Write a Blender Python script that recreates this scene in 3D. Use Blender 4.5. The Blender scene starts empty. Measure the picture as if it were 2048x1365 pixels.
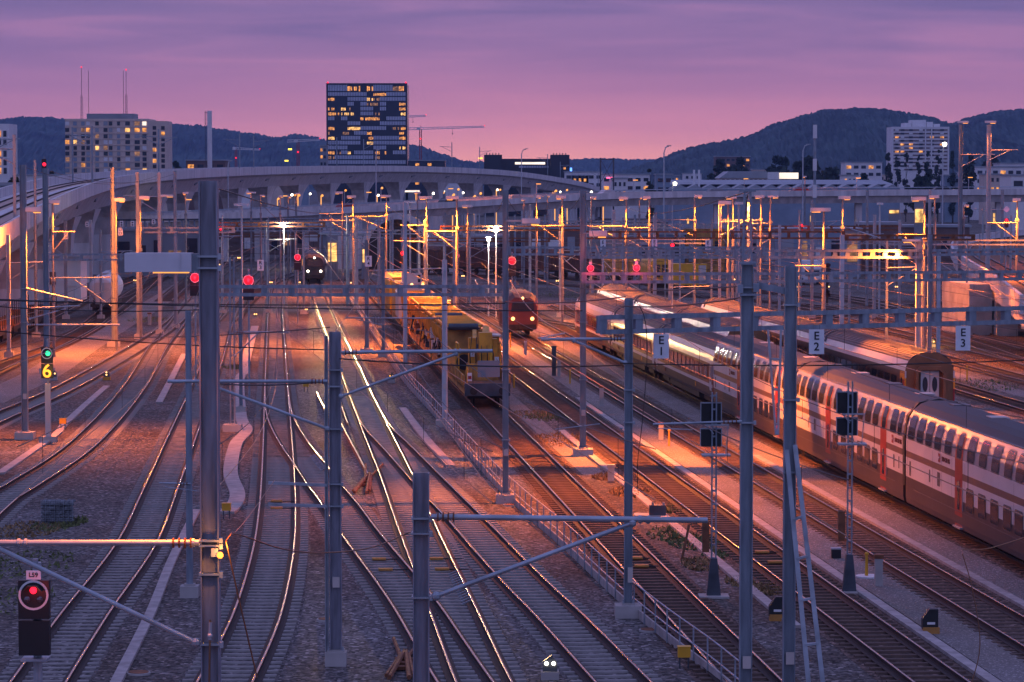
import bpy, math, random
from mathutils import Vector, Matrix
rnd = random.Random(7)
S = bpy.context.scene
C = S.collection
PI = math.pi
# ------------------------------------------------------------------ camera numbers
FPX, CX, CY = 6000.0, 1024.0, 682.5
PITCH = math.atan(320.5 / FPX)
CAMZ = 13.8
ct, st = math.cos(PITCH), math.sin(PITCH)
def ray(px, py):
    u = (px - CX) / FPX; v = (CY - py) / FPX
    return Vector((u, ct + v * st, -st + v * ct))
def W(px, py, Y):                       # real point at distance Y ahead
    d = ray(px, py); return Vector((0, 0, CAMZ)) + d * (Y / d.y)
def G(px, py, z=0.2):                   # real point on the ground (rail level)
    d = ray(px, py); return Vector((0, 0, CAMZ)) + d * ((z - CAMZ) / d.z)
def XP(px, Y): return W(px, 362, Y).x
def ZP(py, Y): return W(CX, py, Y).z
# ------------------------------------------------------------------ materials
def srgb(r, g, b):
    f = lambda c: (c / 255 / 12.92) if c <= 10 else ((c / 255 + 0.055) / 1.055) ** 2.4
    return (f(r), f(g), f(b), 1)
def mat(name, col, rough=0.6, metal=0.0, noise=0.25, scale=3.0, bump=0.0, emit=None, es=0.0, spec=0.5, stretch=(1, 1, 1), col2=None, detail=4):
    m = bpy.data.materials.new(name); m.use_nodes = True
    nt = m.node_tree; b = nt.nodes['Principled BSDF']
    col = tuple(col[:3]) + (1,)
    b.inputs['Roughness'].default_value = rough
    b.inputs['Metallic'].default_value = metal
    b.inputs['Specular IOR Level'].default_value = spec
    b.inputs['Base Color'].default_value = col
    if noise > 0:
        tc = nt.nodes.new('ShaderNodeTexCoord'); mp = nt.nodes.new('ShaderNodeMapping')
        mp.inputs['Scale'].default_value = stretch
        nz = nt.nodes.new('ShaderNodeTexNoise'); nz.inputs['Scale'].default_value = scale
        nz.inputs['Detail'].default_value = detail
        rp = nt.nodes.new('ShaderNodeValToRGB')
        lo = tuple(c * (1 - noise) for c in col[:3]) + (1,)
        hi = tuple(min(1, c * (1 + noise)) for c in (col2 or col)[:3]) + (1,)
        rp.color_ramp.elements[0].position = 0.3; rp.color_ramp.elements[1].position = 0.7
        rp.color_ramp.elements[0].color = lo; rp.color_ramp.elements[1].color = hi
        nt.links.new(tc.outputs['Object'], mp.inputs[0]); nt.links.new(mp.outputs[0], nz.inputs['Vector'])
        nt.links.new(nz.outputs['Fac'], rp.inputs[0]); nt.links.new(rp.outputs[0], b.inputs['Base Color'])
        if bump > 0:
            bp = nt.nodes.new('ShaderNodeBump'); bp.inputs['Strength'].default_value = bump
            bp.inputs['Distance'].default_value = 0.05
            nt.links.new(nz.outputs['Fac'], bp.inputs['Height']); nt.links.new(bp.outputs[0], b.inputs['Normal'])
    if emit:
        b.inputs['Emission Color'].default_value = tuple(emit[:3]) + (1,)
        b.inputs['Emission Strength'].default_value = es
    return m
M = {}
SOD = (1.0, 0.205, 0.016)
def mk(k, *a, **kw): M[k] = mat(k, *a, **kw)
mk('steel', (0.25, 0.29, 0.34), 0.5, 0.3, 0.3, 1.6, 0.05, stretch=(3, 3, .5))
mk('steel_mid', (0.25, 0.25, 0.30), 0.5, 0.2, 0.35, 2.2, 0.05, stretch=(3, 3, .4))
mk('steel_dark', (0.07, 0.08, 0.10), 0.5, 0.3, 0.3, 2)
mk('galv', (0.36, 0.40, 0.45), 0.45, 0.5, 0.25, 2.0)
mk('paint_grey', (0.46, 0.48, 0.52), 0.55, 0.0, 0.15, 2)
mk('pole', (0.20, 0.20, 0.22), 0.55, 0.1, 0.25, 2)
mk('concrete', (0.42, 0.38, 0.36), 0.85, 0, 0.25, 0.7, 0.25)
mk('concrete_path', (0.40, 0.34, 0.32), 0.9, 0, 0.25, 2.2, 0.3)
mk('concrete_wall', (0.60, 0.55, 0.56), 0.85, 0, 0.22, 0.6, 0.1, stretch=(1.6, 1.6, .22), detail=7)
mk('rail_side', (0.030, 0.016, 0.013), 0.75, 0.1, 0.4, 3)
mk('rail_top', (0.26, 0.20, 0.19), 0.24, 1.0, 0.12, 1.5)
mk('sleeper', (0.27, 0.245, 0.23), 0.9, 0, 0.3, 1.7, 0.3)
mk('sleeper_wood', (0.10, 0.06, 0.045), 0.9, 0, 0.35, 1.7, 0.3)
mk('rust', (0.22, 0.085, 0.04), 0.8, 0.2, 0.4, 3, 0.2)
mk('wire', (0.03, 0.028, 0.03), 0.5, 0.3, 0)
mk('copper', (0.30, 0.16, 0.09), 0.4, 0.8, 0.2, 2)
mk('black', (0.012, 0.012, 0.014), 0.5, 0, 0.2, 2)
mk('rubber', (0.018, 0.017, 0.018), 0.75, 0, 0.3, 3, 0.1)
mk('white', (0.72, 0.70, 0.70), 0.5, 0, 0.06, 1.5)
mk('sign_white', (0.78, 0.78, 0.82), 0.5, 0, 0.05, 3)
mk('letter', (0.012, 0.012, 0.02), 0.6, 0, 0)
mk('lamp_head', (0.62, 0.60, 0.64), 0.5, 0, 0.1, 2)
mk('sodium', (0.8, 0.5, 0.2), 0.4, 0, 0, emit=(1.0, 0.36, 0.045), es=1.6)
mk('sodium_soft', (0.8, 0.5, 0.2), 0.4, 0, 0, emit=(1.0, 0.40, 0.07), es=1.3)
mk('lamp_white', (0.9, 0.9, 0.8), 0.4, 0, 0, emit=(1.0, 0.86, 0.66), es=8)
mk('lamp_red', (0.5, 0.02, 0.02), 0.3, 0, 0, emit=(1.0, 0.012, 0.04), es=2.6)
mk('lamp_red_soft', (0.5, 0.02, 0.02), 0.3, 0, 0, emit=(1.0, 0.01, 0.035), es=1.0)
mk('lamp_green', (0.02, 0.4, 0.2), 0.3, 0, 0, emit=(0.05, 1.0, 0.45), es=1.3)
mk('glint_orange', (0.6, 0.3, 0.05), 0.3, 0, 0, emit=(1.0, 0.38, 0.06), es=1.5)
mk('lamp_amber', (0.6, 0.3, 0.05), 0.3, 0, 0, emit=(1.0, 0.42, 0.03), es=1.6)
mk('lamp_warm', (0.8, 0.6, 0.4), 0.3, 0, 0, emit=(1.0, 0.48, 0.14), es=3.5)
mk('win_lit', (0.5, 0.3, 0.1), 0.5, 0, 0.45, 1.1, emit=None)
def litmat(k, col, es, scale=0.9):
    m = bpy.data.materials.new(k); m.use_nodes = True; nt = m.node_tree; b = nt.nodes['Principled BSDF']
    b.inputs['Base Color'].default_value = (0.05, 0.04, 0.03, 1); b.inputs['Roughness'].default_value = 0.2
    tc = nt.nodes.new('ShaderNodeTexCoord'); nz = nt.nodes.new('ShaderNodeTexNoise'); nz.inputs['Scale'].default_value = scale
    rp = nt.nodes.new('ShaderNodeValToRGB')
    rp.color_ramp.elements[0].position = 0.34; rp.color_ramp.elements[1].position = 0.68
    rp.color_ramp.elements[0].color = tuple(c * 0.2 for c in col) + (1,); rp.color_ramp.elements[1].color = tuple(col) + (1,)
    nt.links.new(tc.outputs['Object'], nz.inputs['Vector']); nt.links.new(nz.outputs['Fac'], rp.inputs[0])
    nt.links.new(rp.outputs[0], b.inputs['Emission Color']); b.inputs['Emission Strength'].default_value = es
    M[k] = m
litmat('win_lit', (1.0, 0.38, 0.08), 1.6)
litmat('win_bright', (1.0, 0.52, 0.15), 2.4)
litmat('win_dim', (0.75, 0.34, 0.16), 0.6)
litmat('board_lit', (1.0, 0.82, 0.68), 2.6, 0.05)
mk('win_dark', (0.02, 0.025, 0.04), 0.12, 0, 0.3, 0.5)
mk('blind', (0.52, 0.54, 0.64), 0.5, 0, 0.12, 0.3)
mk('facade_dark', (0.012, 0.016, 0.03), 0.25, 0, 0.2, 0.2)
mk('tan', (0.62, 0.48, 0.41), 0.8, 0, 0.12, 0.25)
mk('pale_wall', (0.72, 0.68, 0.69), 0.8, 0, 0.1, 0.2)
mk('brown_wall', (0.16, 0.10, 0.09), 0.8, 0, 0.2, 0.2)
mk('grey_wall', (0.24, 0.25, 0.28), 0.8, 0, 0.15, 0.2)
mk('blue_wall', (0.22, 0.28, 0.36), 0.7, 0, 0.15, 0.2)
mk('roof_grey', (0.30, 0.32, 0.36), 0.6, 0, 0.15, 0.2)
mk('red_paint', (0.30, 0.022, 0.018), 0.4, 0, 0.15, 1.5)
mk('white_paint', (0.66, 0.60, 0.60), 0.28, 0, 0.07, 0.8)
mk('silver', (0.50, 0.48, 0.50), 0.22, 0.35, 0.08, 0.8)
mk('train_brown', (0.050, 0.036, 0.038), 0.4, 0, 0.18, 0.8)
mk('stripe', (0.15, 0.085, 0.07), 0.4, 0, 0.1, 0.8)
mk('train_dark', (0.035, 0.03, 0.032), 0.35, 0, 0.2, 0.8)
mk('wine', (0.16, 0.04, 0.035), 0.4, 0, 0.2, 0.8)
mk('train_roof', (0.075, 0.072, 0.082), 0.6, 0.0, 0.18, 0.35, spec=0.25, stretch=(1, .25, 1))
mk('roof_ribbed', (0.12, 0.10, 0.10), 0.6, 0.0, 0.25, 0.4)
mk('gangway', (0.24, 0.11, 0.05), 0.75, 0, 0.25, 1.5)
mk('glass', (0.12, 0.125, 0.15), 0.08, 0.7, 0, spec=0.9)
mk('frame_dark', (0.09, 0.09, 0.10), 0.4, 0.2, 0)
mk('yellow', (0.70, 0.30, 0.025), 0.55, 0, 0.35, 1.2)
mk('yellow_dirty', (0.46, 0.21, 0.045), 0.7, 0, 0.5, 1.0)
mk('yellow_clean', (0.72, 0.36, 0.02), 0.45, 0, 0.12, 1.2)
mk('under', (0.030, 0.024, 0.022), 0.8, 0, 0.4, 1.5)
mk('freight_red', (0.13, 0.045, 0.032), 0.75, 0, 0.3, 0.8)
mk('cream', (0.58, 0.50, 0.46), 0.45, 0, 0.12, 0.5)
mk('loco_red', (0.42, 0.025, 0.02), 0.35, 0, 0.15, 0.6)
mk('stone', (0.15, 0.16, 0.17), 0.9, 0, 0.5, 6, 0.4)
mk('bark', (0.06, 0.045, 0.035), 0.9, 0, 0.3, 3)
mk('leaf_dark', (0.028, 0.045, 0.03), 0.8, 0, 0.5, 0.7)
mk('leaf_red', (0.06, 0.02, 0.025), 0.8, 0, 0.5, 0.7)
mk('weed', (0.13, 0.15, 0.05), 0.9, 0, 0.5, 2.5)
mk('weed_dry', (0.26, 0.16, 0.07), 0.9, 0, 0.5, 2.5)
mk('forest', (0.026, 0.048, 0.052), 1.0, 0, 0.6, 0.010, detail=10, col2=(0.042, 0.068, 0.062))
mk('asphalt', (0.06, 0.058, 0.06), 0.85, 0, 0.2, 0.5)
# gravel with individual stones
def gravel(k, c0, c1, c2, vs, patch=0.06):
    m = bpy.data.materials.new(k); m.use_nodes = True; nt = m.node_tree; b = nt.nodes['Principled BSDF']; L = nt.links.new
    b.inputs['Roughness'].default_value = 0.92; b.inputs['Specular IOR Level'].default_value = 0.25
    tc = nt.nodes.new('ShaderNodeTexCoord')
    v = nt.nodes.new('ShaderNodeTexVoronoi'); v.inputs['Scale'].default_value = vs
    n = nt.nodes.new('ShaderNodeTexNoise'); n.inputs['Scale'].default_value = patch; n.inputs['Detail'].default_value = 8; n.inputs['Roughness'].default_value = 0.65
    L(tc.outputs['Object'], v.inputs['Vector']); L(tc.outputs['Object'], n.inputs['Vector'])
    sx = nt.nodes.new('ShaderNodeSeparateColor'); L(v.outputs['Color'], sx.inputs[0])
    r1 = nt.nodes.new('ShaderNodeValToRGB'); e = r1.color_ramp.elements
    e[0].position = 0; e[0].color = tuple(c0) + (1,); e[1].position = 0.9; e[1].color = tuple(c1) + (1,)
    e.new(0.97).color = tuple(min(1, c * 2.0) for c in c1) + (1,)
    L(sx.outputs[0], r1.inputs[0])
    r2 = nt.nodes.new('ShaderNodeValToRGB'); e = r2.color_ramp.elements
    e[0].position = 0.40; e[0].color = (1.12, 1.1, 1.1, 1); e[1].position = 0.62; e[1].color = tuple(c2) + (1,)
    L(n.outputs['Fac'], r2.inputs[0])
    mx = nt.nodes.new('ShaderNodeMixRGB'); mx.blend_type = 'MULTIPLY'; mx.inputs[0].default_value = 1
    L(r1.outputs[0], mx.inputs[1]); L(r2.outputs[0], mx.inputs[2]); L(mx.outputs[0], b.inputs['Base Color'])
    bp = nt.nodes.new('ShaderNodeBump'); bp.inputs['Strength'].default_value = 0.9; bp.inputs['Distance'].default_value = 0.05; bp.invert = True
    L(v.outputs['Distance'], bp.inputs['Height']); L(bp.outputs[0], b.inputs['Normal'])
    M[k] = m
gravel('ballast', (0.026, 0.025, 0.026), (0.205, 0.188, 0.182), (0.62, 0.47, 0.38), 9)
gravel('ballast_rust', (0.03, 0.02, 0.017), (0.17, 0.115, 0.095), (0.75, 0.7, 0.65), 9)
gravel('ballast_worn', (0.03, 0.026, 0.026), (0.19, 0.17, 0.165), (0.75, 0.7, 0.65), 9)
gravel('fine_gravel', (0.19, 0.17, 0.17), (0.30, 0.27, 0.265), (0.85, 0.8, 0.72), 22)
gravel('dirt', (0.07, 0.06, 0.055), (0.17, 0.15, 0.14), (0.6, 0.55, 0.4), 3)
# ------------------------------------------------------------------ mesh builder
class MB:
    def __init__(s): s.v = []; s.f = []; s.mi = []
    def add(s, vs, fs, mi=0):
        b = len(s.v); s.v += [tuple(p) for p in vs]
        for f in fs: s.f.append(tuple(b + i for i in f)); s.mi.append(mi)
        return s
    def box(s, c, d, rz=0.0, mi=0, rx=0.0, ry=0.0):
        R = Matrix.Rotation(rz, 3, 'Z') @ Matrix.Rotation(rx, 3, 'X') @ Matrix.Rotation(ry, 3, 'Y')
        vs = []
        for x in (-.5, .5):
            for y in (-.5, .5):
                for z in (-.5, .5): vs.append(Vector(c) + R @ Vector((x * d[0], y * d[1], z * d[2])))
        return s.add(vs, [(0, 1, 3, 2), (4, 6, 7, 5), (0, 4, 5, 1), (2, 3, 7, 6), (0, 2, 6, 4), (1, 5, 7, 3)], mi)
    def bar(s, p, q, w, h=None, mi=0):           # rectangular bar from p to q
        p, q = Vector(p), Vector(q); d = (q - p); L = d.length
        if L < 1e-6: return s
        d /= L; up = Vector((0, 0, 1)) if abs(d.z) < 0.95 else Vector((0, 1, 0))
        a = d.cross(up).normalized(); b = a.cross(d).normalized(); h = h or w
        vs = []
        for o in (p, q):
            for i, j in ((-1, -1), (1, -1), (1, 1), (-1, 1)): vs.append(o + a * (i * w / 2) + b * (j * h / 2))
        return s.add(vs, [(3, 2, 1, 0), (4, 5, 6, 7), (0, 1, 5, 4), (1, 2, 6, 5), (2, 3, 7, 6), (3, 0, 4, 7)], mi)
    def tube(s, pts, r, n=8, mi=0, r2=None):
        pts = [Vector(p) for p in pts]; N = len(pts); rings = []
        for i, p in enumerate(pts):
            d = (pts[min(i + 1, N - 1)] - pts[max(i - 1, 0)])
            if d.length < 1e-9: d = Vector((0, 0, 1))
            d.normalize(); up = Vector((0, 0, 1)) if abs(d.z) < 0.9 else Vector((0, 1, 0))
            a = d.cross(up).normalized(); b = d.cross(a).normalized()
            rr = r if r2 is None else r + (r2 - r) * i / (N - 1)
            rings.append([p + a * (rr * math.cos(2 * PI * k / n)) + b * (rr * math.sin(2 * PI * k / n)) for k in range(n)])
        vs = [q for R in rings for q in R]; fs = []
        for i in range(N - 1):
            for k in range(n): fs.append((i * n + k, i * n + (k + 1) % n, (i + 1) * n + (k + 1) % n, (i + 1) * n + k))
        fs.append(tuple(range(n - 1, -1, -1))); fs.append(tuple((N - 1) * n + k for k in range(n)))
        return s.add(vs, fs, mi)
    def prism(s, poly, y0, y1, mi=0, axis='y'):   # poly in (x,z) pushed along y (or (x,y) along z, (y,z) along x)
        n = len(poly)
        f = {'y': lambda a, b, t: (a, t, b), 'z': lambda a, b, t: (a, b, t), 'x': lambda a, b, t: (t, a, b)}[axis]
        vs = [f(a, b, y0) for a, b in poly] + [f(a, b, y1) for a, b in poly]
        fs = [(i, (i + 1) % n, n + (i + 1) % n, n + i) for i in range(n)] + [tuple(range(n - 1, -1, -1)), tuple(range(n, 2 * n))]
        return s.add(vs, fs, mi)
    def sweep(s, path, prof, mis=None, cap=True):  # prof: list of (side, up); path: world points; side is to the right of travel
        N = len(path); n = len(prof); vs = []
        for i, p in enumerate(path):
            p = Vector(p); d = Vector(path[min(i + 1, N - 1)]) - Vector(path[max(i - 1, 0)]); d.z = 0; d.normalize()
            r = Vector((d.y, -d.x, 0))
            for a, b in prof: vs.append(p + r * a + Vector((0, 0, b)))
        b0 = len(s.v); s.v += [tuple(v) for v in vs]
        for i in range(N - 1):
            for k in range(n):
                k2 = (k + 1) % n
                s.f.append((b0 + i * n + k, b0 + i * n + k2, b0 + (i + 1) * n + k2, b0 + (i + 1) * n + k)); s.mi.append(mis[k] if mis else 0)
        if cap:
            s.f.append(tuple(b0 + k for k in range(n - 1, -1, -1))); s.mi.append(mis[0] if mis else 0)
            s.f.append(tuple(b0 + (N - 1) * n + k for k in range(n))); s.mi.append(mis[0] if mis else 0)
        return s
    def ball(s, c, r, n=8, m=5, sc=(1, 1, 1), mi=0):
        c = Vector(c); vs = [c + Vector((0, 0, r * sc[2]))]
        for i in range(1, m):
            t = PI * i / m
            for k in range(n):
                a = 2 * PI * k / n
                vs.append(c + Vector((r * sc[0] * math.sin(t) * math.cos(a), r * sc[1] * math.sin(t) * math.sin(a), r * sc[2] * math.cos(t))))
        vs.append(c - Vector((0, 0, r * sc[2]))); fs = []
        for k in range(n): fs.append((0, 1 + k, 1 + (k + 1) % n))
        for i in range(m - 2):
            for k in range(n): fs.append((1 + i * n + k, 1 + (i + 1) * n + k, 1 + (i + 1) * n + (k + 1) % n, 1 + i * n + (k + 1) % n))
        e = len(vs) - 1; o = 1 + (m - 2) * n
        for k in range(n): fs.append((o + k, e, o + (k + 1) % n))
        return s.add(vs, fs, mi)
    def disc(s, c, r, n=14, th=0.02, ax='y', mi=0):
        c = Vector(c); d = {'y': Vector((0, th, 0)), 'x': Vector((th, 0, 0)), 'z': Vector((0, 0, th))}[ax]
        return s.tube([c - d / 2, c + d / 2], r, n, mi)
    def mesh(s, name, mats, smooth=False):
        me = bpy.data.meshes.new(name); me.from_pydata(s.v, [], s.f)
        for m in (mats if isinstance(mats, (list, tuple)) else [mats]): me.materials.append(M[m] if isinstance(m, str) else m)
        if any(s.mi): me.polygons.foreach_set('material_index', s.mi)
        if smooth: me.polygons.foreach_set('use_smooth', [True] * len(me.polygons))
        me.update(); return me
def obj(name, me, parent=None, loc=(0, 0, 0), rotz=0.0):
    o = bpy.data.objects.new(name, me); C.objects.link(o); o.location = loc; o.rotation_euler = (0, 0, rotz)
    if parent: o.parent = parent
    return o
def part(name, mb, mats, parent, loc=(0, 0, 0), label=None, smooth=False, rotz=0.0):
    o = obj(name, mb.mesh(name, mats, smooth), parent, loc, rotz)
    if label: o['label'] = label
    return o
def tag(o, label, cat, group=None):
    o['label'] = label; o['category'] = cat
    if group: o['group'] = group
    return o
def thing(name, label, cat, loc=(0, 0, 0), rotz=0.0, group=None):
    o = bpy.data.objects.new(name, None); C.objects.link(o); o.location = loc; o.rotation_euler = (0, 0, rotz); o.empty_display_size = 0.3
    return tag(o, label, cat, group)
def struct(name, mb, mats, smooth=False, kind='structure'):
    o = obj(name, mb.mesh(name, mats, smooth)); o['kind'] = kind; return o
def dup(root, loc, rotz=None, label=None, group=None):
    r = root.copy(); C.objects.link(r); r.location = loc
    if rotz is not None: r.rotation_euler = (0, 0, rotz)
    if label: r['label'] = label
    if group: r['group'] = group
    def kids(a, b):
        for ch in a.children:
            c = ch.copy(); C.objects.link(c); c.parent = b; kids(ch, c)
    kids(root, r); return r
_tc = {}
def text_mesh(txt, size, depth=0.01, m='letter'):
    key = (txt, size, m)
    if key in _tc: return _tc[key]
    cu = bpy.data.curves.new('lettering', 'FONT'); cu.body = txt; cu.size = size; cu.extrude = depth; cu.align_x = 'CENTER'; cu.align_y = 'CENTER'; cu.space_line = 0.95; cu.offset = size * 0.012
    o = bpy.data.objects.new('lettering', cu); C.objects.link(o)
    bpy.context.view_layer.update(); dg = bpy.context.evaluated_depsgraph_get()
    me = bpy.data.meshes.new_from_object(o.evaluated_get(dg)); bpy.data.objects.remove(o)
    me.materials.clear(); me.materials.append(M[m]); _tc[key] = me; return me
def lettering(txt, size, parent, loc, rz=0.0, m='letter', tilt=PI / 2):
    o = bpy.data.objects.new('lettering', text_mesh(txt, size, m=m)); C.objects.link(o); o.parent = parent; o.location = loc; o.rotation_euler = (tilt, 0, rz); return o
def lamp(kind, loc, power, col=SOD, radius=0.15, aim=None, cone=150, blend=0.5, name='lamp_light'):
    l = bpy.data.lights.new(name, kind); l.energy = power; l.color = col; l.shadow_soft_size = radius
    if kind == 'SPOT': l.spot_size = math.radians(cone); l.spot_blend = blend
    o = bpy.data.objects.new(name, l); C.objects.link(o); o.location = loc
    if aim is not None: o.rotation_euler = (Vector(aim) - Vector(loc)).to_track_quat('-Z', 'Y').to_euler()
    o['kind'] = 'helper'; return o
def ordinal(i):
    T = 'first second third fourth fifth sixth seventh eighth ninth tenth eleventh twelfth thirteenth fourteenth fifteenth sixteenth seventeenth eighteenth nineteenth'.split()
    if i < 19: return T[i]
    tens = {2: 'twenty', 3: 'thirty', 4: 'forty', 5: 'fifty', 6: 'sixty', 7: 'seventy', 8: 'eighty', 9: 'ninety'}
    t, u = divmod(i + 1, 10); return tens[t] + '-' + T[u - 1] if u else {2: 'twentieth', 3: 'thirtieth', 4: 'fortieth', 5: 'fiftieth', 6: 'sixtieth', 7: 'seventieth', 8: 'eightieth', 9: 'ninetieth'}[t]
def spline(pts, step):
    P = [Vector(p) for p in pts]; P = [P[0] * 2 - P[1]] + P + [P[-1] * 2 - P[-2]]; out = []
    for i in range(1, len(P) - 2):
        for t in [k / 24 for k in range(24)]:
            a, b, c, d = P[i - 1], P[i], P[i + 1], P[i + 2]
            out.append(0.5 * ((2 * b) + (c - a) * t + (2 * a - 5 * b + 4 * c - d) * t * t + (3 * b - a - 3 * c + d) * t ** 3))
    out.append(P[-2]); res = [out[0]]; acc = 0
    for p, q in zip(out, out[1:]):
        L = (q - p).length
        while acc + L >= step:
            t = (step - acc) / L; p = p.lerp(q, t); res.append(p.copy()); L = (q - p).length; acc = 0
        acc += L
    return res
# ================================================================== camera, world, render
cam = bpy.data.cameras.new('camera'); camo = bpy.data.objects.new('camera', cam); C.objects.link(camo)
cam.sensor_width = 36; cam.lens = 36 * FPX / 2048; cam.clip_start = 1; cam.clip_end = 40000
camo.location = (0, 0, CAMZ); camo.rotation_euler = (PI / 2 - PITCH, 0, 0); S.camera = camo
S.view_settings.view_transform = 'Standard'; S.view_settings.look = 'None'; S.view_settings.exposure = 0.0; S.view_settings.gamma = 1
S.render.engine = 'CYCLES'; S.cycles.use_denoising = True; S.cycles.max_bounces = 5; S.cycles.diffuse_bounces = 2; S.cycles.glossy_bounces = 3
S.cycles.transmission_bounces = 2; S.cycles.volume_bounces = 0; S.cycles.sample_clamp_indirect = 4; S.cycles.caustics_reflective = False; S.cycles.caustics_refractive = False
S.cycles.use_light_tree = True
wd = bpy.data.worlds.new('World'); S.world = wd; wd.use_nodes = True; nt = wd.node_tree; nt.nodes.clear(); L = nt.links.new
N = lambda t, **k: (lambda n: ([setattr(n, a, b) for a, b in k.items()], n)[1])(nt.nodes.new(t))
out = N('ShaderNodeOutputWorld'); bg = N('ShaderNodeBackground'); L(bg.outputs[0], out.inputs[0])
tc = N('ShaderNodeTexCoord'); sp = N('ShaderNodeSeparateXYZ'); L(tc.outputs['Generated'], sp.inputs[0])
def math_(op, a, b=None, clamp=False):
    n = N('ShaderNodeMath', operation=op, use_clamp=clamp)
    for i, x in enumerate((a, b)):
        if x is None: continue
        if isinstance(x, (int, float)): n.inputs[i].default_value = x
        else: L(x, n.inputs[i])
    return n.outputs[0]
def ramp(fac, stops, interp='LINEAR'):
    r = N('ShaderNodeValToRGB'); r.color_ramp.interpolation = interp; e = r.color_ramp.elements
    while len(e) < len(stops): e.new(0.5)
    for i, (p, c) in enumerate(stops): e[i].position = p; e[i].color = tuple(c[:3]) + (1,)
    L(fac, r.inputs[0]); return r.outputs[0]
def mix(f, a, b, bt='MIX'):
    m = N('ShaderNodeMixRGB', blend_type=bt)
    if isinstance(f, (int, float)): m.inputs[0].default_value = f
    else: L(f, m.inputs[0])
    for i, x in ((1, a), (2, b)):
        if isinstance(x, tuple): m.inputs[i].default_value = x
        else: L(x, m.inputs[i])
    return m.outputs[0]
el = sp.outputs[2]; az = sp.outputs[0]
low = math_('MULTIPLY', el, 10.0, True)
sunset = ramp(low, [(0, srgb(242, 158, 150)), (0.08, srgb(234, 150, 156)), (0.17, srgb(208, 132, 162)), (0.30, srgb(172, 113, 160)), (0.45, srgb(152, 107, 162)), (0.62, srgb(124, 96, 158)), (1.0, srgb(108, 96, 170))])
side = math_('MULTIPLY', az, 4.2)
side = math_('ADD', side, -0.06); side = math_('ABSOLUTE', side, None, True)
sunset = mix(math_('MULTIPLY', side, 0.55, True), sunset, srgb(142, 100, 158))
# long flat cloud streaks
mp = N('ShaderNodeMapping'); mp.inputs['Scale'].default_value = (7, 7, 95); L(tc.outputs['Generated'], mp.inputs[0])
nz = N('ShaderNodeTexNoise'); nz.inputs['Scale'].default_value = 1.3; nz.inputs['Detail'].default_value = 7; nz.inputs['Roughness'].default_value = 0.5; nz.inputs['Distortion'].default_value = 0.6; L(mp.outputs[0], nz.inputs['Vector'])
cl = ramp(nz.outputs['Fac'], [(0.36, (0, 0, 0)), (0.72, (1, 1, 1))])
hi = ramp(el, [(0.0, (0.02,) * 3), (0.030, (0.22,) * 3), (0.048, (0.8,) * 3), (0.07, (1, 1, 1))])
clf = mix(1.0, cl, hi, 'MULTIPLY')
sunset = mix(clf, sunset, srgb(84, 76, 140))
sunset = mix(1.0, sunset, (1.50, 1.50, 1.26, 1), 'MULTIPLY')
sunset = mix(0.10, sunset, (0.36, 0.28, 0.38, 1))
lite = ramp(nz.outputs['Fac'], [(0.30, (1, 1, 1)), (0.47, (0, 0, 0))])
sunset = mix(math_('MULTIPLY', lite, 0.16), sunset, srgb(220, 140, 175))
zen = ramp(math_('MULTIPLY', el, 1.0, True), [(0.05, (0.21, 0.16, 0.42)), (0.35, (0.25, 0.26, 0.62)), (1.0, (0.30, 0.33, 0.74))])
back = math_('MULTIPLY', sp.outputs[1], -1.4, True)
front = mix(math_('MULTIPLY', math_('SUBTRACT', el, 0.065), 9.0, True), sunset, zen)
rear = ramp(math_('MULTIPLY', el, 1.0, True), [(0.0, (0.24, 0.26, 0.50)), (0.2, (0.28, 0.32, 0.70)), (1.0, (0.30, 0.34, 0.76))])
sidew = math_('MULTIPLY', math_('SUBTRACT', 0.25, sp.outputs[1]), 2.2, True)
allsky = mix(sidew, front, rear)
sky = N('ShaderNodeTexSky'); sky.sky_type = 'NISHITA'; sky.sun_disc = False; sky.sun_elevation = math.radians(-1.5); sky.sun_rotation = math.radians(2)
nb = mix(1.0, sky.outputs[0], (0.05, 0.05, 0.05, 1), 'MULTIPLY')
allsky = mix(1.0, allsky, nb, 'ADD')
L(allsky, bg.inputs[0]); bg.inputs['Strength'].default_value = 1.0
sun = bpy.data.lights.new('sun', 'SUN'); sun.energy = 0.06; sun.angle = math.radians(20); sun.color = (1.0, 0.55, 0.5)
suno = bpy.data.objects.new('sun', sun); C.objects.link(suno); suno.rotation_euler = (math.radians(-84), 0, math.radians(2)); suno['kind'] = 'helper'
# ================================================================== evening haze
hm = bpy.data.materials.new('haze'); hm.use_nodes = True; hn = hm.node_tree; hn.nodes.clear()
ho = hn.nodes.new('ShaderNodeOutputMaterial'); hv = hn.nodes.new('ShaderNodeVolumePrincipled'); hn.links.new(hv.outputs[0], ho.inputs['Volume'])
hv.inputs['Color'].default_value = (0.35, 0.55, 1.0, 1); hv.inputs['Density'].default_value = 0.00008; hv.inputs['Anisotropy'].default_value = 0.0
M['haze'] = hm
hz = struct('haze', MB().box((0, 2780, 320), (7600, 6040, 650)), 'haze', kind='stuff')
# ================================================================== ground
mb = MB(); mb.add([(-9000, -200, -0.3), (9000, -200, -0.3), (9000, 14000, -0.3), (-9000, 14000, -0.3)], [(0, 1, 2, 3)]); struct('ground', mb, 'dirt')
mb = MB(); mb.add([(-110, 20, 0), (150, 20, 0), (150, 620, 0), (-110, 620, 0)], [(0, 1, 2, 3)]); struct('ballast_bed', mb, 'ballast')
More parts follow.
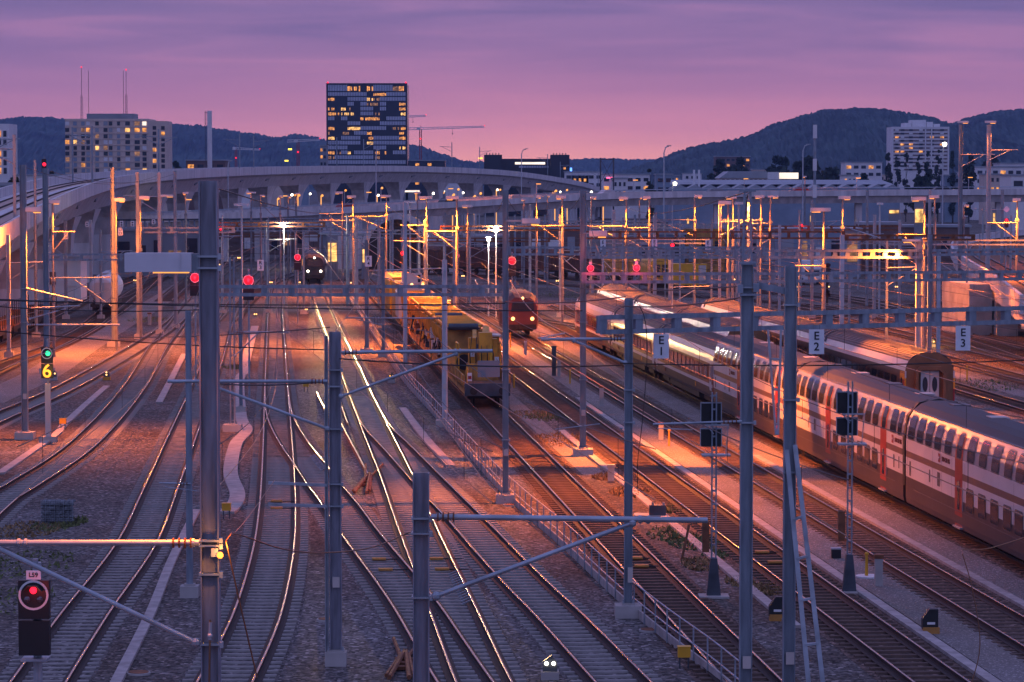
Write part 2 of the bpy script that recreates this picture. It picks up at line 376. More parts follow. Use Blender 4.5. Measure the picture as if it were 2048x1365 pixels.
# ================================================================== hills
def fbm(x, s):
    return sum(math.sin(x * (1.7 ** k) * 0.9 + s * (k + 1) * 1.37) / (1.6 ** k) for k in range(6)) / 2.2
def hill(name, prof, Y0, depth, amp, seed, m='forest'):
    r = random.Random(seed); xs = []
    px = prof[0][0]
    while px <= prof[-1][0]:
        for a, b in zip(prof, prof[1:]):
            if a[0] <= px <= b[0]:
                t = (px - a[0]) / (b[0] - a[0]); t = t; xs.append((px, a[1] + (b[1] - a[1]) * t)); break
        px += 3
    rows = 44; mb = MB(); vs = []; n = len(xs)
    for j in range(rows + 1):
        v = j / rows
        Y = Y0 + depth * v
        for i, (px, py) in enumerate(xs):
            top = ZP(py, Y0 + depth * 0.8)
            h = top * (math.sin(min(v / 0.8, 1) * PI / 2) ** 1.15 if v <= 0.8 else math.cos((v - 0.8) / 0.2 * PI / 2))
            bumpy = amp * (1.5 * (r.random() - 0.5) + 0.35 * fbm(i * 0.23, seed + j * 0.3))
            gul = 0.035 * top * fbm(i * 0.035 + j * 0.15, seed * 2.0) * math.sin(v * PI)
            z = h + (bumpy if v > 0.05 else 0) + gul * (1 - v)
            X = (px - CX) / FPX * (Y0 + depth * 0.8) * (0.9 + 0.1 * v / 0.8)
            vs.append((X, Y, z - 5))
    fs = [(j * n + i, j * n + i + 1, (j + 1) * n + i + 1, (j + 1) * n + i) for j in range(rows) for i in range(n - 1)]
    mb.add(vs, fs); return struct(name, mb, m)
hill('hill', [(-260, 240), (-100, 238), (0, 236), (60, 232), (110, 231), (150, 240), (230, 246), (330, 245), (400, 248), (460, 257), (520, 267), (560, 272), (600, 266), (640, 272), (700, 288), (800, 282), (840, 288), (880, 304), (930, 318), (1000, 326), (1080, 334), (1160, 345)], 4200, 1500, 5, 3)
hill('hill', [(1000, 345), (1060, 330), (1120, 320), (1180, 316), (1260, 317), (1330, 320), (1420, 335), (1500, 350)], 7000, 1500, 7, 8)
hill('hill', [(1180, 352), (1250, 336), (1300, 318), (1345, 300), (1400, 284), (1460, 275), (1500, 263), (1550, 241), (1600, 225), (1650, 214), (1700, 211), (1760, 214), (1800, 220), (1850, 232), (1895, 245), (1940, 262), (2000, 280), (2100, 310)], 2700, 1100, 3.6, 5)
hill('hill', [(1760, 320), (1850, 262), (1900, 243), (1940, 228), (1985, 218), (2060, 212), (2200, 214), (2330, 235)], 3100, 1200, 3.8, 11)
# ================================================================== railway tracks
def pxl(pts): return [G(x, y, 0.2) for x, y in pts]
def lin(X0, b, Y0, Y1): return [Vector((X0 - b * Y, Y, 0.2)) for Y in (Y0, (Y0 * 2 + Y1) / 3, (Y0 + Y1 * 2) / 3, Y1)]
TR = {}
def near_first(p): return p if p[0].y < p[-1].y else p[::-1]
slm = {}
def sleeper_mesh(k, lift):
    key = (k, lift)
    if key not in slm:
        b = MB(); b.prism([(-.14, -.1), (.14, -.1), (.10, .0), (-.10, .0)], -1.27, 1.27, axis='x')
        b.v = [(x, y, z) for x, y, z in b.v]
        slm[key] = b.mesh('sleeper', 'sleeper' if k == 'c' else 'sleeper_wood')
    return slm[key]
tno = 0
def strip_(path, w, z, b, o):
    vs = []; n = len(path)
    for i, p in enumerate(path):
        d = path[min(i + 1, n - 1)] - path[max(i - 1, 0)]; d.z = 0; d.normalize(); r = Vector((d.y, -d.x, 0)) * (w / 2)
        vs += [(p.x - r.x - o.x, p.y - r.y - o.y, z), (p.x + r.x - o.x, p.y + r.y - o.y, z)]
    return b.add(vs, [(2 * i, 2 * i + 1, 2 * i + 3, 2 * i + 2) for i in range(n - 1)])
def track(key, pts, label, kind='c', nsl=100, group='railway tracks of the yard'):
    global tno
    tno += 1; lift = 0.0035 * (tno % 12)
    path = spline(near_first(pts), 0.25)
    TR[key] = path
    o = path[0].copy(); o.z = 0
    t = thing('railway_track', label, 'track', o, 0, group)
    rp = path[::10] + [path[-1]]
    rp = [p - o for p in rp]
    zt = 0.2 + lift
    for s in (-1, 1):
        off = []
        for i, p in enumerate(rp):
            d = rp[min(i + 1, len(rp) - 1)] - rp[max(i - 1, 0)]; d.z = 0; d.normalize()
            off.append(Vector((p.x + d.y * s * 0.7525, p.y - d.x * s * 0.7525, 0)))
        zb = .036 + lift
        prof = [(-.2, zb), (.2, zb), (.18, zb + .012), (.075, zb + .016), (.075, zb + .024), (.014, zb + .034), (.014, zt - .045), (.036, zt - .036), (.036, zt - .016), (.030, zt - .0078), (.013, zt - .0008), (-.013, zt - .0008), (-.030, zt - .0078), (-.036, zt - .016), (-.036, zt - .036), (-.014, zt - .045), (-.014, zb + .034), (-.075, zb + .024), (-.075, zb + .016), (-.18, zb + .012)]  # foot widened into a dark strip standing for brake dust and the rail's shadow
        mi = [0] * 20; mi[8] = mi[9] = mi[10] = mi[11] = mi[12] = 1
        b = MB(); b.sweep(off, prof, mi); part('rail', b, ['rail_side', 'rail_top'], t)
    # sleepers every 0.6 m: the nearest ones by themselves, the rest as one bed
    me = sleeper_mesh(kind, 0); acc = 0.6; last = path[0]; cnt = 0; far = MB()
    zs = 0.032 + lift
    for i in range(1, len(path)):
        acc += (path[i] - last).length; last = path[i]
        if acc >= 0.6:
            acc = 0; d = (path[min(i + 1, len(path) - 1)] - path[i - 1]); a = math.atan2(d.y, d.x) - PI / 2; p = path[i] - o
            if cnt < nsl:
                ob = bpy.data.objects.new('sleeper', me); C.objects.link(ob); ob.parent = t; ob.location = (p.x, p.y, zs); ob.rotation_euler = (0, 0, a); cnt += 1
            elif path[i].y < 420:
                c, s_ = math.cos(a), math.sin(a); vs = []
                for x, y in ((-1.27, -.12), (1.27, -.12), (1.27, .12), (-1.27, .12)): vs.append((p.x + x * c - y * s_, p.y + x * s_ + y * c, zs))
                vs += [(x, y, z - 0.03) for x, y, z in vs]
                far.add(vs, [(0, 1, 2, 3), (0, 4, 5, 1), (1, 5, 6, 2), (2, 6, 7, 3), (3, 7, 4, 0)])
    bw = MB(); strip_(path[::8] + [path[-1]], 2.9 if kind == 'w' else 2.7, 0.004 + lift * .1, bw, o); part('bed', bw, 'ballast_rust' if kind == 'w' else 'ballast_worn', t)
    if far.v:
        f = part('sleepers', far, 'sleeper' if kind == 'c' else 'sleeper_wood', t); f['kind'] = 'stuff'
    return t
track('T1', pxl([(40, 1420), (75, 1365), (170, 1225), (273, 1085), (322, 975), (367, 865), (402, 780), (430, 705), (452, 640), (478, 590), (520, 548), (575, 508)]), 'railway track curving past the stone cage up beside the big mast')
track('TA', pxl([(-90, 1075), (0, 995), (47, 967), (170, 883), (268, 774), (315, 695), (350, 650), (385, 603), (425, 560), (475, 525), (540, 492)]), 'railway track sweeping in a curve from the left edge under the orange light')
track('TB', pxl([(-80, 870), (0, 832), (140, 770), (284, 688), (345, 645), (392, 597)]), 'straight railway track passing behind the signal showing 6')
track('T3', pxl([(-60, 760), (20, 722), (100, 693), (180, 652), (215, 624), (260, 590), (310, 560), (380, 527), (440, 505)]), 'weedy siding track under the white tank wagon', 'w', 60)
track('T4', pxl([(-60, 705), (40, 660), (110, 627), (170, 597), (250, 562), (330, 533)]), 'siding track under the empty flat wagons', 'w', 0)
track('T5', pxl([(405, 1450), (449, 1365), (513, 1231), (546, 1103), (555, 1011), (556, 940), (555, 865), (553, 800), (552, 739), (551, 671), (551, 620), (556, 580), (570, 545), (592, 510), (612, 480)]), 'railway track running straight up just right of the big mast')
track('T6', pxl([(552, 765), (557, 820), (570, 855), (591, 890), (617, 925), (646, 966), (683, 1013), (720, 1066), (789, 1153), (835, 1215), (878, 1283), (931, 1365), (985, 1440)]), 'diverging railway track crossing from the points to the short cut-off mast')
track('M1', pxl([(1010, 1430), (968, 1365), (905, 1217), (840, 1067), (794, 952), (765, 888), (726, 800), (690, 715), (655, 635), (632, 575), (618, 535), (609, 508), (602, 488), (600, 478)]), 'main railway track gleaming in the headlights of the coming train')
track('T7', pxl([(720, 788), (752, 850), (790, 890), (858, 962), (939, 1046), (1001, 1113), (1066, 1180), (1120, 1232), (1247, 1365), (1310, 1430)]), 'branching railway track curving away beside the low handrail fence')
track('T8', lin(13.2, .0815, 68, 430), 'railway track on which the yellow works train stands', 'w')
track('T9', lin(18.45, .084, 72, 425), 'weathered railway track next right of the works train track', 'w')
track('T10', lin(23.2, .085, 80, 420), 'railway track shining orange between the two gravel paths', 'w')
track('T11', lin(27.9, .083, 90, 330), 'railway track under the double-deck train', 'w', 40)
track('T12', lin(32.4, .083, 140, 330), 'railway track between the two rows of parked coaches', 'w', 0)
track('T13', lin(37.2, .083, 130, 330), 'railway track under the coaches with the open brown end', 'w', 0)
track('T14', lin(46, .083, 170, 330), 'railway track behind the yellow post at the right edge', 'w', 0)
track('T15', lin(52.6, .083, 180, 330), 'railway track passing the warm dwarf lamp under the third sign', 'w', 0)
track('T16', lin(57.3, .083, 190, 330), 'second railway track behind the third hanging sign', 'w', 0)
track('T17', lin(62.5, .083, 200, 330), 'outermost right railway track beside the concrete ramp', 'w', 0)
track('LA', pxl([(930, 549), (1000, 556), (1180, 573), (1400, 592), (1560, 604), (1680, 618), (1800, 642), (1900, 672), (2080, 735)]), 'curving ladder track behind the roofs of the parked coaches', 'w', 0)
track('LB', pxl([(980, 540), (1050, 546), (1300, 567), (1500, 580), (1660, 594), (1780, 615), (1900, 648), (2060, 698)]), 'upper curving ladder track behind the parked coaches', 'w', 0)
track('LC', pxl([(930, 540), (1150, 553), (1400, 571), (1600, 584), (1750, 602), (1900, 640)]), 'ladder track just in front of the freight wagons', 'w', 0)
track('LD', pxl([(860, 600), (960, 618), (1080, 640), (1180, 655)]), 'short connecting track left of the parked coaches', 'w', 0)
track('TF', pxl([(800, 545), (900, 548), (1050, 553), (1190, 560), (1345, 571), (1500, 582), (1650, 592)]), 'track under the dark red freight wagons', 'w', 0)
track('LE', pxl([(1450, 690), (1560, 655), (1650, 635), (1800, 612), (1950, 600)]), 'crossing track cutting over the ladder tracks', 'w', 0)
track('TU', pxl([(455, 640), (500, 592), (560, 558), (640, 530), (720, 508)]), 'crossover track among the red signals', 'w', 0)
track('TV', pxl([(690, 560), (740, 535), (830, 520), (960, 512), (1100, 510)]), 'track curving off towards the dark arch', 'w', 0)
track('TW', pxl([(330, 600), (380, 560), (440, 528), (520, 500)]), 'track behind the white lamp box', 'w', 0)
# ------------------------------------------------------------------ paths, troughs
def strip(path, w, z, b, h=0.0):
    vs = []; n = len(path)
    for i, p in enumerate(path):
        d = path[min(i + 1, n - 1)] - path[max(i - 1, 0)]; d.z = 0; d.normalize(); r = Vector((d.y, -d.x, 0)) * (w / 2)
        vs += [(p.x - r.x, p.y - r.y, z), (p.x + r.x, p.y + r.y, z)]
    return b.add(vs, [(2 * i, 2 * i + 1, 2 * i + 3, 2 * i + 2) for i in range(n - 1)])
for X0, w, Y0, Y1 in ((21.15, 1.5, 75, 330), (25.55, 1.5, 85, 300), (15.6, 1.1, 140, 260), (41.6, 4.2, 140, 330), (49.3, 1.6, 165, 330), (-3.0, .9, 300, 420)):
    struct('path', strip(spline(lin(X0, .0835, Y0, Y1), 4), w, 0.012, MB()), 'fine_gravel')
struct('path', strip(spline(pxl([(-40, 800), (80, 745), (150, 700), (230, 650), (300, 610), (380, 560)]), 4), 3.0, 0.012, MB()), 'fine_gravel')
def trough(pts, w, label, h=0.1):
    p = spline(pts, 1.0); o = p[0].copy(); o.z = 0; q = [x - o for x in p]
    for x in q: x.z = 0
    t = tag(obj('cable_trough', MB().sweep(q, [(-w / 2, -.1), (w / 2, -.1), (w / 2, h), (-w / 2, h)]).mesh('cable_trough', 'concrete_path'), loc=o), label, 'cable trough', 'cable troughs beside the tracks')
    return t
trough(pxl([(510, 650), (506, 664), (493, 712), (489, 739), (479, 757), (482, 828), (493, 856), (472, 883), (461, 938), (475, 982), (465, 1008), (447, 1022)]), .68, 'wide winding concrete cable trough right of the big mast')
trough(pxl([(0, 941), (60, 900), (113, 863), (128, 845), (170, 806), (215, 767)]), .42, 'bent concrete cable trough beside the signal showing 6')
trough(pxl([(318, 801), (345, 750), (368, 705)]), .42, 'short concrete trough between the two curved tracks')
trough(pxl([(227, 1365), (300, 1220), (345, 1110), (395, 1010)]), .32, 'narrow concrete trough along the track with the stone cage')
trough(lin(20.1, .084, 75, 190), .34, 'brown concrete trough edging the gravel path by the first lattice signal')
trough(lin(24.75, .084, 85, 150), .34, 'brown concrete trough beside the double-deck train')
trough(lin(16.4, .083, 92, 165), .36, 'concrete trough under the bolted mast foot between weedy tracks')
trough(pxl([(805, 812), (850, 870), (905, 930)]), .45, 'oblique concrete trough left of the handrail fence')
# ------------------------------------------------------------------ weeds
def weeds(spots, m):
    b = MB()
    for px, py, rx, n in spots:
        c = G(px, py, 0)
        for _ in range(n * 2):
            a = rnd.random() * 2 * PI; q = math.sqrt(rnd.random()); x = c.x + math.cos(a) * q * rx; y = c.y + math.sin(a) * q * rx * 2.6
            h = 0.04 + 0.13 * rnd.random() ** 2; t = rnd.random() * PI; w = 0.03 + 0.05 * rnd.random(); l = rnd.uniform(-.1, .1)
            b.add([(x - w * math.cos(t), y - w * math.sin(t), 0), (x + w * math.cos(t), y + w * math.sin(t), 0), (x + l, y + l, h)], [(0, 1, 2)])
    struct('grass', b, m, kind='stuff')
weeds([(1385, 1085, 1.0, 260), (1340, 1070, .9, 150), (1345, 1020, .6, 160), (110, 1052, .9, 140), (60, 1130, 1.6, 160), (20, 1200, 1.4, 130), (140, 1045, .7, 160), (470, 735, 1.0, 180), (1430, 1110, .5, 120), (1480, 600, 4, 160), (1700, 560, 9, 400), (1930, 690, 4, 300), (1960, 770, 2.5, 260), (1090, 835, 1.2, 180), (300, 640, 2.2, 200), (370, 555, 4, 240), (1140, 590, 4, 200)], 'weed')
weeds([(1260, 985, .9, 380), (1215, 955, .7, 220), (1120, 880, 1.6, 420), (1060, 830, 1.3, 240), (1400, 1130, .7, 220), (1530, 1180, .6, 200), (1480, 1165, .5, 120), (540, 540, 6, 420), (480, 560, 5, 260), (1850, 640, 6, 500), (2000, 720, 4, 400), (1830, 720, 4, 200), (60, 1060, 1.2, 220), (120, 590, 6, 200)], 'weed_dry')
# ------------------------------------------------------------------ handrail fence between the main line and the works train
fp = spline([G(x, y, 0) for x, y in ((690, 590), (745, 672), (800, 755), (858, 822), (920, 893), (985, 968), (1050, 1032), (1130, 1102), (1230, 1198), (1330, 1283), (1420, 1352), (1500, 1420))], 1.9)[::-1]
o = fp[0].copy(); fe = thing('handrail_fence', 'low grey handrail fence with concrete kick boards beside the works train track', 'fence', o)
q = [p - o for p in fp]
for i, p in enumerate(q[:100]): part('post', MB().tube([p, p + Vector((0, 0, 1.05))], .024, 6), 'galv', fe)
for z in (1.05, .55): part('rail', MB().tube([p + Vector((0, 0, z)) for p in q], .022, 6), 'galv', fe)
part('kick_board', MB().sweep([p + Vector((.05, 0, 0)) for p in q], [(-.03, 0), (.03, 0), (.03, .28), (-.03, .28)]), 'concrete_path', fe)

for px, py, lb in ((758, 1119, 'upper yellow balise in the diverging track by the cut-off mast'), (771, 1140, 'lower yellow balise in the diverging track by the cut-off mast'), (553, 1003, 'upper balise in the straight track right of the big mast'), (553, 1017, 'lower balise in the straight track right of the big mast'), (872, 1118, 'upper balise in the gleaming main line'), (884, 1139, 'lower balise in the gleaming main line'), (1271, 1117, 'upper balise in the works train track'), (1283, 1133, 'lower balise in the works train track'), (1524, 1105, 'upper balise in the weathered track'), (1550, 1125, 'lower balise in the weathered track')):
    p = G(px, py, .1); t = thing('balise', lb, 'balise', (p.x, p.y, .07), .08, 'yellow balises between the rails'); part('case', MB().box((0, 0, .05), (.5, .3, .07)), 'yellow_dirty', t); part('cable', MB().tube([(.25, 0, .03), (.7, .05, .02), (.95, .1, .0)], .02, 5), 'black', t)
for (ax, ay), (bx, by), lb in (((626, 913), (647, 940), 'row of pale fins clamped to the diverging rail'), ((906, 1148), (934, 1207), 'row of pale fins clamped to the main line rail')):
    A, B = G(ax, ay, .1), G(bx, by, .1); o = A.copy(); t = thing('rail_fins', lb, 'rail anchor', o, 0, 'rows of rail fins'); n = 14
    for k in range(n): q = (B - A) * (k / (n - 1)); part('fin', MB().bar(q + Vector((-.16, 0, -.02)), q + Vector((.14, .05, .1)), .05, .04), 'galv', t)
# ================================================================== overhead line masts
# front view of the H section: two flanges with a sunk web between them
def hsec(b, h, w=.3, d=.3, z0=0, t=.022):
    for s in (-1, 1): b.box((s * (w / 2 - t / 2), 0, (z0 + h) / 2), (t, d, h - z0))
    b.box((0, 0, (z0 + h) / 2), (w - 2 * t - .004, .016, h - z0))
    return b
def mast(px, Y, ytop, w, label, foot=True, m='steel', kind='H', bands=(), group='catenary masts', fr=.45, name='catenary_mast', X=None):
    X = XP(px, Y) if X is None else X; h = ZP(ytop, Y)
    t = thing(name, label, 'mast', (X, Y, 0), 0, group)
    b = MB()
    if kind == 'H': hsec(b, h, w, w)
    elif kind == 'box': b.box((0, 0, h / 2), (w, w, h))
    elif kind == 'tube': b.tube([(0, 0, 0), (0, 0, h)], w / 2, 12, r2=w / 2 * .85)
    elif kind == 'double':
        for s in (-1, 1):
            b.box((s * w * .36, 0, h / 2), (w * .28, w * .6, h))
        z = .6
        while z < h: b.box((0, 0, z), (w * .44, w * .3, .08)); z += 1.2
    elif kind == 'lattice':
        for sx in (-1, 1):
            for sy in (-1, 1): b.bar((sx * w * .5, sy * w * .5, 0), (sx * w * .35, sy * w * .35, h), .06)
        z = 0; k = 0
        while z < h - .7:
            for sy in (-1, 1): b.bar((w * .45 * (1 if k % 2 else -1), sy * w * .43, z), (w * .43 * (-1 if k % 2 else 1), sy * w * .43, z + .7), .04)
            z += .7; k += 1
    part('post', b, m, t)
    if foot: part('footing', MB().box((0, 0, .14), (fr * 2, fr * 2, .5)).box((0, 0, .42), (w * 1.5, w * 1.5, .06)), 'concrete', t)
    for yb in bands:
        z = ZP(yb, Y); part('clamp_band', MB().box((0, 0, z), (w + .05, w + .05, .035)).box((w / 2 + .04, -w / 2, z), (.06, .1, .1)), 'galv', t)
    t['h'] = h
    return t
def loc(t, px, py, dy=0.0):
    p = W(px, py, t.location.y + dy); return p - t.location
def cantilever(t, a, b, brace=None, r=.05, dy=-.18, m='galv', steady=None, ins=True):
    """tube a->b (picture points) with a stay brace a->b; all parts of mast t"""
    A, B = loc(t, *a, dy), loc(t, *b, dy); mb = MB().tube([A, B], r, 10)
    for f in (.02, .75, .78): p = A.lerp(B, f); q = A.lerp(B, f + .012); mb.tube([p, q], r * 1.45, 10)
    arm = part('cantilever_arm', mb, m, t)
    ib = MB(); u = (B - A).normalized()
    if (B - A).length > .8:
        q0 = A + u * .06; ib.tube([q0, q0 + u * .42], r * .9, 8)
        for k in range(4): ib.tube([q0 + u * (.06 + .1 * k), q0 + u * (.09 + .1 * k)], r * 1.7, 10)
        part('insulator', ib, 'rust', arm)
    if brace:
        P, Q = loc(t, *brace[0], dy), loc(t, *brace[1], dy); part('stay_brace', MB().tube([P, Q], r * .85, 9).ball(P, r * 1.7).ball(Q, r * 1.5), m, arm)
    if steady:
        P, Q = loc(t, *steady[0], dy), loc(t, *steady[1], dy); part('steady_arm', MB().tube([P, Q], r * .5, 7), m, arm)
    return arm
BANDS = {}
ma = mast(417, 51, 362, .315, 'tall thick steel mast standing nearest, cut by the lower frame edge', False, 'steel_mid', bands=(513, 536, 1080, 1090, 1147, 1287))
cantilever(ma, (398, 1086), (-60, 1086), ((392, 1286), (-70, 1066)), .052)
part('mast_box', MB().box(loc(ma, 430, 1105, -.2), (.12, .16, .14)), 'galv', ma)
lp = part('glint_bulb', MB().ball(loc(ma, 440, 1111, -.3), .06), 'glint_orange', ma)  # orange glint on the mast, built as a small glowing ball
lamp('POINT', W(446, 1111, 50.5), 16, (1, .36, .06), .05)  # light added to spread the glint onto the mast
part('earthing_rod', MB().tube([loc(ma, 420, 1240, -.25), loc(ma, 418, 1420, -.25)], .018), 'copper', ma)
part('hook', MB().tube([loc(ma, 420, 1280, -.25), loc(ma, 421, 1245, -.25)], .03).ball(loc(ma, 420, 1272, -.25), .05), 'galv', ma)
hd = MB(); c = loc(ma, 318, 525, -.05); hd.box(c, (1.13, .34, .32)); hd.box(loc(ma, 360, 525, -.23), (.012, .012, .33)); hd.box(loc(ma, 392, 525, -.02), (.12, .2, .3), mi=1)
fl = part('floodlight', hd, ['lamp_head', 'steel'], ma, label='white floodlight box on the big mast')
part('lamp_glass', MB().box(c + Vector((.2, .05, -.17)), (.6, .2, .03)), 'sodium_soft', fl)
mb_ = mast(669, 85, 664, .33, 'steel mast with two flat arms standing in the gravel below the light streaks', True, 'steel_mid', bands=(740, 773, 858, 968, 1012), fr=.3)
part('side_post', hsec(MB(), ZP(672, 85), .1, .2), 'galv', mb_, (-.25, 0, 0))
cantilever(mb_, (682, 705), (985, 702), ((682, 793), (912, 708)), .05)
cantilever(mb_, (655, 763), (335, 763), ((655, 858), (432, 775)), .05)
for y0, y1 in ((971, 966), (1013, 1009)): part('flat_arm', MB().bar(loc(mb_, 655, y0, -.1), loc(mb_, 537, y1, -.1), .05, .08), 'galv', mb_)
mc = mast(841, 58, 946, .315, 'short cut-off steel mast with its flat top in front of the gleaming rails', False, 'steel_mid', bands=(1036, 1066, 1194))
cantilever(mc, (862, 1034), (1415, 1041), ((872, 1193), (1265, 1046)), .056)
md = mast(1011, 128, 380, .26, 'slender grey mast on a square footing beside the works train', bands=(740, 880), fr=.42)
me_ = mast(1166.5, 150, 380, .31, 'slender grey mast on a low plate between the weedy tracks', bands=(645, 760), fr=.5)
mf = mast(1258, 94.5, 597, .26, 'grey mast with a cream plate carrying the beam of the first hanging sign', bands=(780, 845), fr=.42)
part('number_plate', MB().box((.06, -.16, 1.35), (.16, .02, .48)), 'cream', mf)
cantilever(mf, (1250, 678), (1082, 679), ((1250, 726), (1148, 682)), .05, steady=((1075, 677), (1130, 667)))
cantilever(mf, (1245, 857), (1240, 857), None, .03, steady=((1110, 859), (1200, 848)))
mg = mast(1495, 72, 527, .30, 'grey mast with a lattice extension in front of the double-deck train', False, bands=(575, 590, 845), fr=.5)
cantilever(mg, (1484, 843), (1306, 849), None, .028, steady=((1315, 857), (1385, 860)))
ex = MB()
for s in (-1, 1): ex.bar((s * .1, 0, ZP(530, 72)), (s * .07, 0, ZP(380, 72)), .05)
for k in range(12): ex.bar((-.1 if k % 2 else .1, 0, ZP(527 - k * 12, 72)), (.1 if k % 2 else -.1, 0, ZP(515 - k * 12, 72)), .028)
ex.box((0, 0, ZP(527, 72)), (.42, .35, .06)).box((0, 0, ZP(382, 72)), (.4, .12, .05))
part('lattice_extension', ex, 'steel', mg)
part('mounting_bracket', MB().box(loc(mg, 1480, 578, -.2), (.14, .2, .2)).box(loc(mg, 1512, 576, -.2), (.14, .2, .2)).box(loc(mg, 1500, 590, -.25), (.5, .05, .05)), 'steel', mg)
mh = mast(1582, 72, 533, .29, 'grey mast propped by a slanting ladder-like strut', False, bands=(610, 800, 945), fr=.5)
lad = MB(); P0, P1 = loc(mh, 1573, 900, -.35), loc(mh, 1622, 1420, -.9); Q0, Q1 = loc(mh, 1590, 890, -.35), loc(mh, 1652, 1420, -.9)
lad.bar(P0, P1, .11, .06).bar(Q0, Q1, .11, .06)
for f in (.27, .42, .58, .75): lad.bar(P0.lerp(P1, f), Q0.lerp(Q1, f), .12, .05)
part('strut', lad, 'galv', mh)
lad = MB(); P0, P1 = loc(mh, 1536, 660, -.3), loc(mh, 1552, 870, -.3); Q0, Q1 = loc(mh, 1562, 660, -.3), loc(mh, 1556, 870, -.3)
lad.bar(P0, P1, .05, .05).bar(Q0, Q1, .05, .05)
for f in (.28, .57, .9): lad.bar(P0.lerp(P1, f), Q0.lerp(Q1, f), .05)
part('tension_frame', lad, 'galv', mh)
lk = MB().bar(loc(mg, 1512, 570, 0), loc(mg, 1575, 584, 0), .1, .16); part('cross_beam', lk, 'steel', mg)
mm = mast(375, 99, 622, .235, 'round blue-grey mast with a small footing left of the big mast', True, 'steel', 'tube', fr=.3)
cantilever(mm, (372, 763), (338, 763), None, .04)
cantilever(mm, (382, 968), (318, 966), None, .025, steady=((330, 974), (398, 983)))
mi_ = mast(46, 160, 330, .32, 'grey mast with a white lamp head throwing orange light on the viaduct', bands=(578, 645), fr=.5)
cantilever(mi_, (55, 650), (240, 650), None, .05)
cantilever(mi_, (52, 577), (165, 603), None, .04)
cantilever(mi_, (60, 617), (160, 612), ((60, 638), (130, 618)), .04)
mj = mast(91, 215, 337, .38, 'blue-grey mast behind the signal showing 6', fr=.5)
mk_ = mast(225, 250, 335, .3, 'blue-grey mast in front of the tank wagon', fr=.5)
cantilever(mk_, (222, 555), (100, 556), ((222, 612), (150, 560)), .05)
mn = mast(463, 165, 515, .3, 'paired blue-grey mast beside the cable trough', True, 'steel', 'double', fr=.5)
cantilever(mn, (470, 664), (580, 665), ((470, 712), (515, 668)), .045)
mn2 = mast(480, 178, 560, .2, 'thin mast close behind the paired mast', True, fr=.3)
mp = mast(810, 219, 405, .32, 'pale round mast left of the works train', True, 'paint_grey', 'tube', fr=.5)
mq = mast(889, 168, 520, .33, 'pale thick mast on a footing inside the handrail fence', True, 'paint_grey', 'tube', fr=.5)
cantilever(mq, (884, 637), (690, 636), None, .04, steady=((714, 640), (765, 650)))
mr = mast(733, 240, 480, .34, 'mast carrying the white R 4 sign', fr=.5)
cantilever(mr, (737, 542), (885, 537), ((745, 548), (880, 590)), .05)
ms = mast(766, 235, 475, .26, 'dark mast on a plate next to the works train cab', fr=.4)
mt = mast(1839, 178, 478, .37, 'mast flooded in orange light beneath its own lamp', True, 'paint_grey', bands=(520, 590), fr=.5)
mu = mast(1861, 176, 470, .26, 'grey mast close right of the orange flooded mast', fr=.4)
mv = mast(1879, 200, 505, .3, 'pale thin mast third from the orange flooded mast', True, 'paint_grey', 'tube', fr=.4)
mw = mast(1685, 215, 470, .3, 'pale mast behind the second hanging sign', True, 'paint_grey', 'box', fr=.4)
cantilever(mw, (1690, 455), (1755, 475), None, .05)
mx_ = mast(1921, 330, 250, .42, 'very tall blue mast with an orange lamp on top and a red-lit arm', m='steel', fr=.6)
cantilever(mx_, (1922, 310), (1990, 309), ((1924, 333), (1968, 310)), .05)
my_ = mast(1977, 310, 250, .42, 'very tall pale mast with an orange lamp on top at the right', m='paint_grey', fr=.6)
cantilever(my_, (1979, 301), (2036, 300), ((1980, 320), (2018, 302)), .05)
plain = [(275, 262, 345, .28), (318, 270, 345, .28), (350, 280, 342, .36), (70, 265, 320, .3), (15, 235, 470, .28), (1498, 300, 380, .34), (1228, 300, 420, .3), (1310, 265, 430, .3), (1440, 300, 400, .26), (850, 300, 440, .32), (910, 265, 470, .4), (1475, 265, 480, .3), (1600, 300, 420, .26),
         (1625, 300, 400, .3), (1735, 330, 380, .34), (1700, 250, 560, .2), (1750, 300, 430, .3), (1860, 330, 380, .3), (2005, 330, 380, .3), (695, 330, 430, .42), (712, 318, 435, .4), (535, 330, 440, .26), (560, 420, 450, .26), (420, 300, 430, .26), (590, 400, 465, .25), (660, 420, 440, .2), (940, 330, 450, .26), (1060, 320, 410, .28),
         (1120, 330, 430, .25), (760, 400, 430, .26), (785, 420, 430, .26), (640, 450, 420, .26), (1185, 260, 560, .22), (1340, 240, 520, .22), (1560, 255, 450, .22), (1650, 260, 500, .22), (1775, 235, 480, .24), (1800, 300, 440, .24), (1935, 270, 480, .22), (130, 300, 440, .3), (180, 320, 440, .28), (200, 300, 460, .25), (1030, 400, 430, .3), (1090, 420, 430, .3), (1270, 400, 430, .3), (1390, 380, 430, .3)]
r_ = random.Random(21)
for k in range(42): plain.append((r_.choice((r_.uniform(430, 1000), r_.uniform(1000, 2040))), r_.uniform(300, 470), r_.uniform(425, 470), r_.uniform(.13, .2)))
for i, (px, Y, yt, w) in enumerate(sorted(plain)):
    mast(px, Y, yt, w, 'plain distant mast, %s from the left in the tangle before the bridges' % ordinal(i), Y < 320, 'steel' if i % 3 else 'paint_grey', ('H', 'tube', 'box')[i % 3], group='plain masts in the distant tangle', fr=.35)
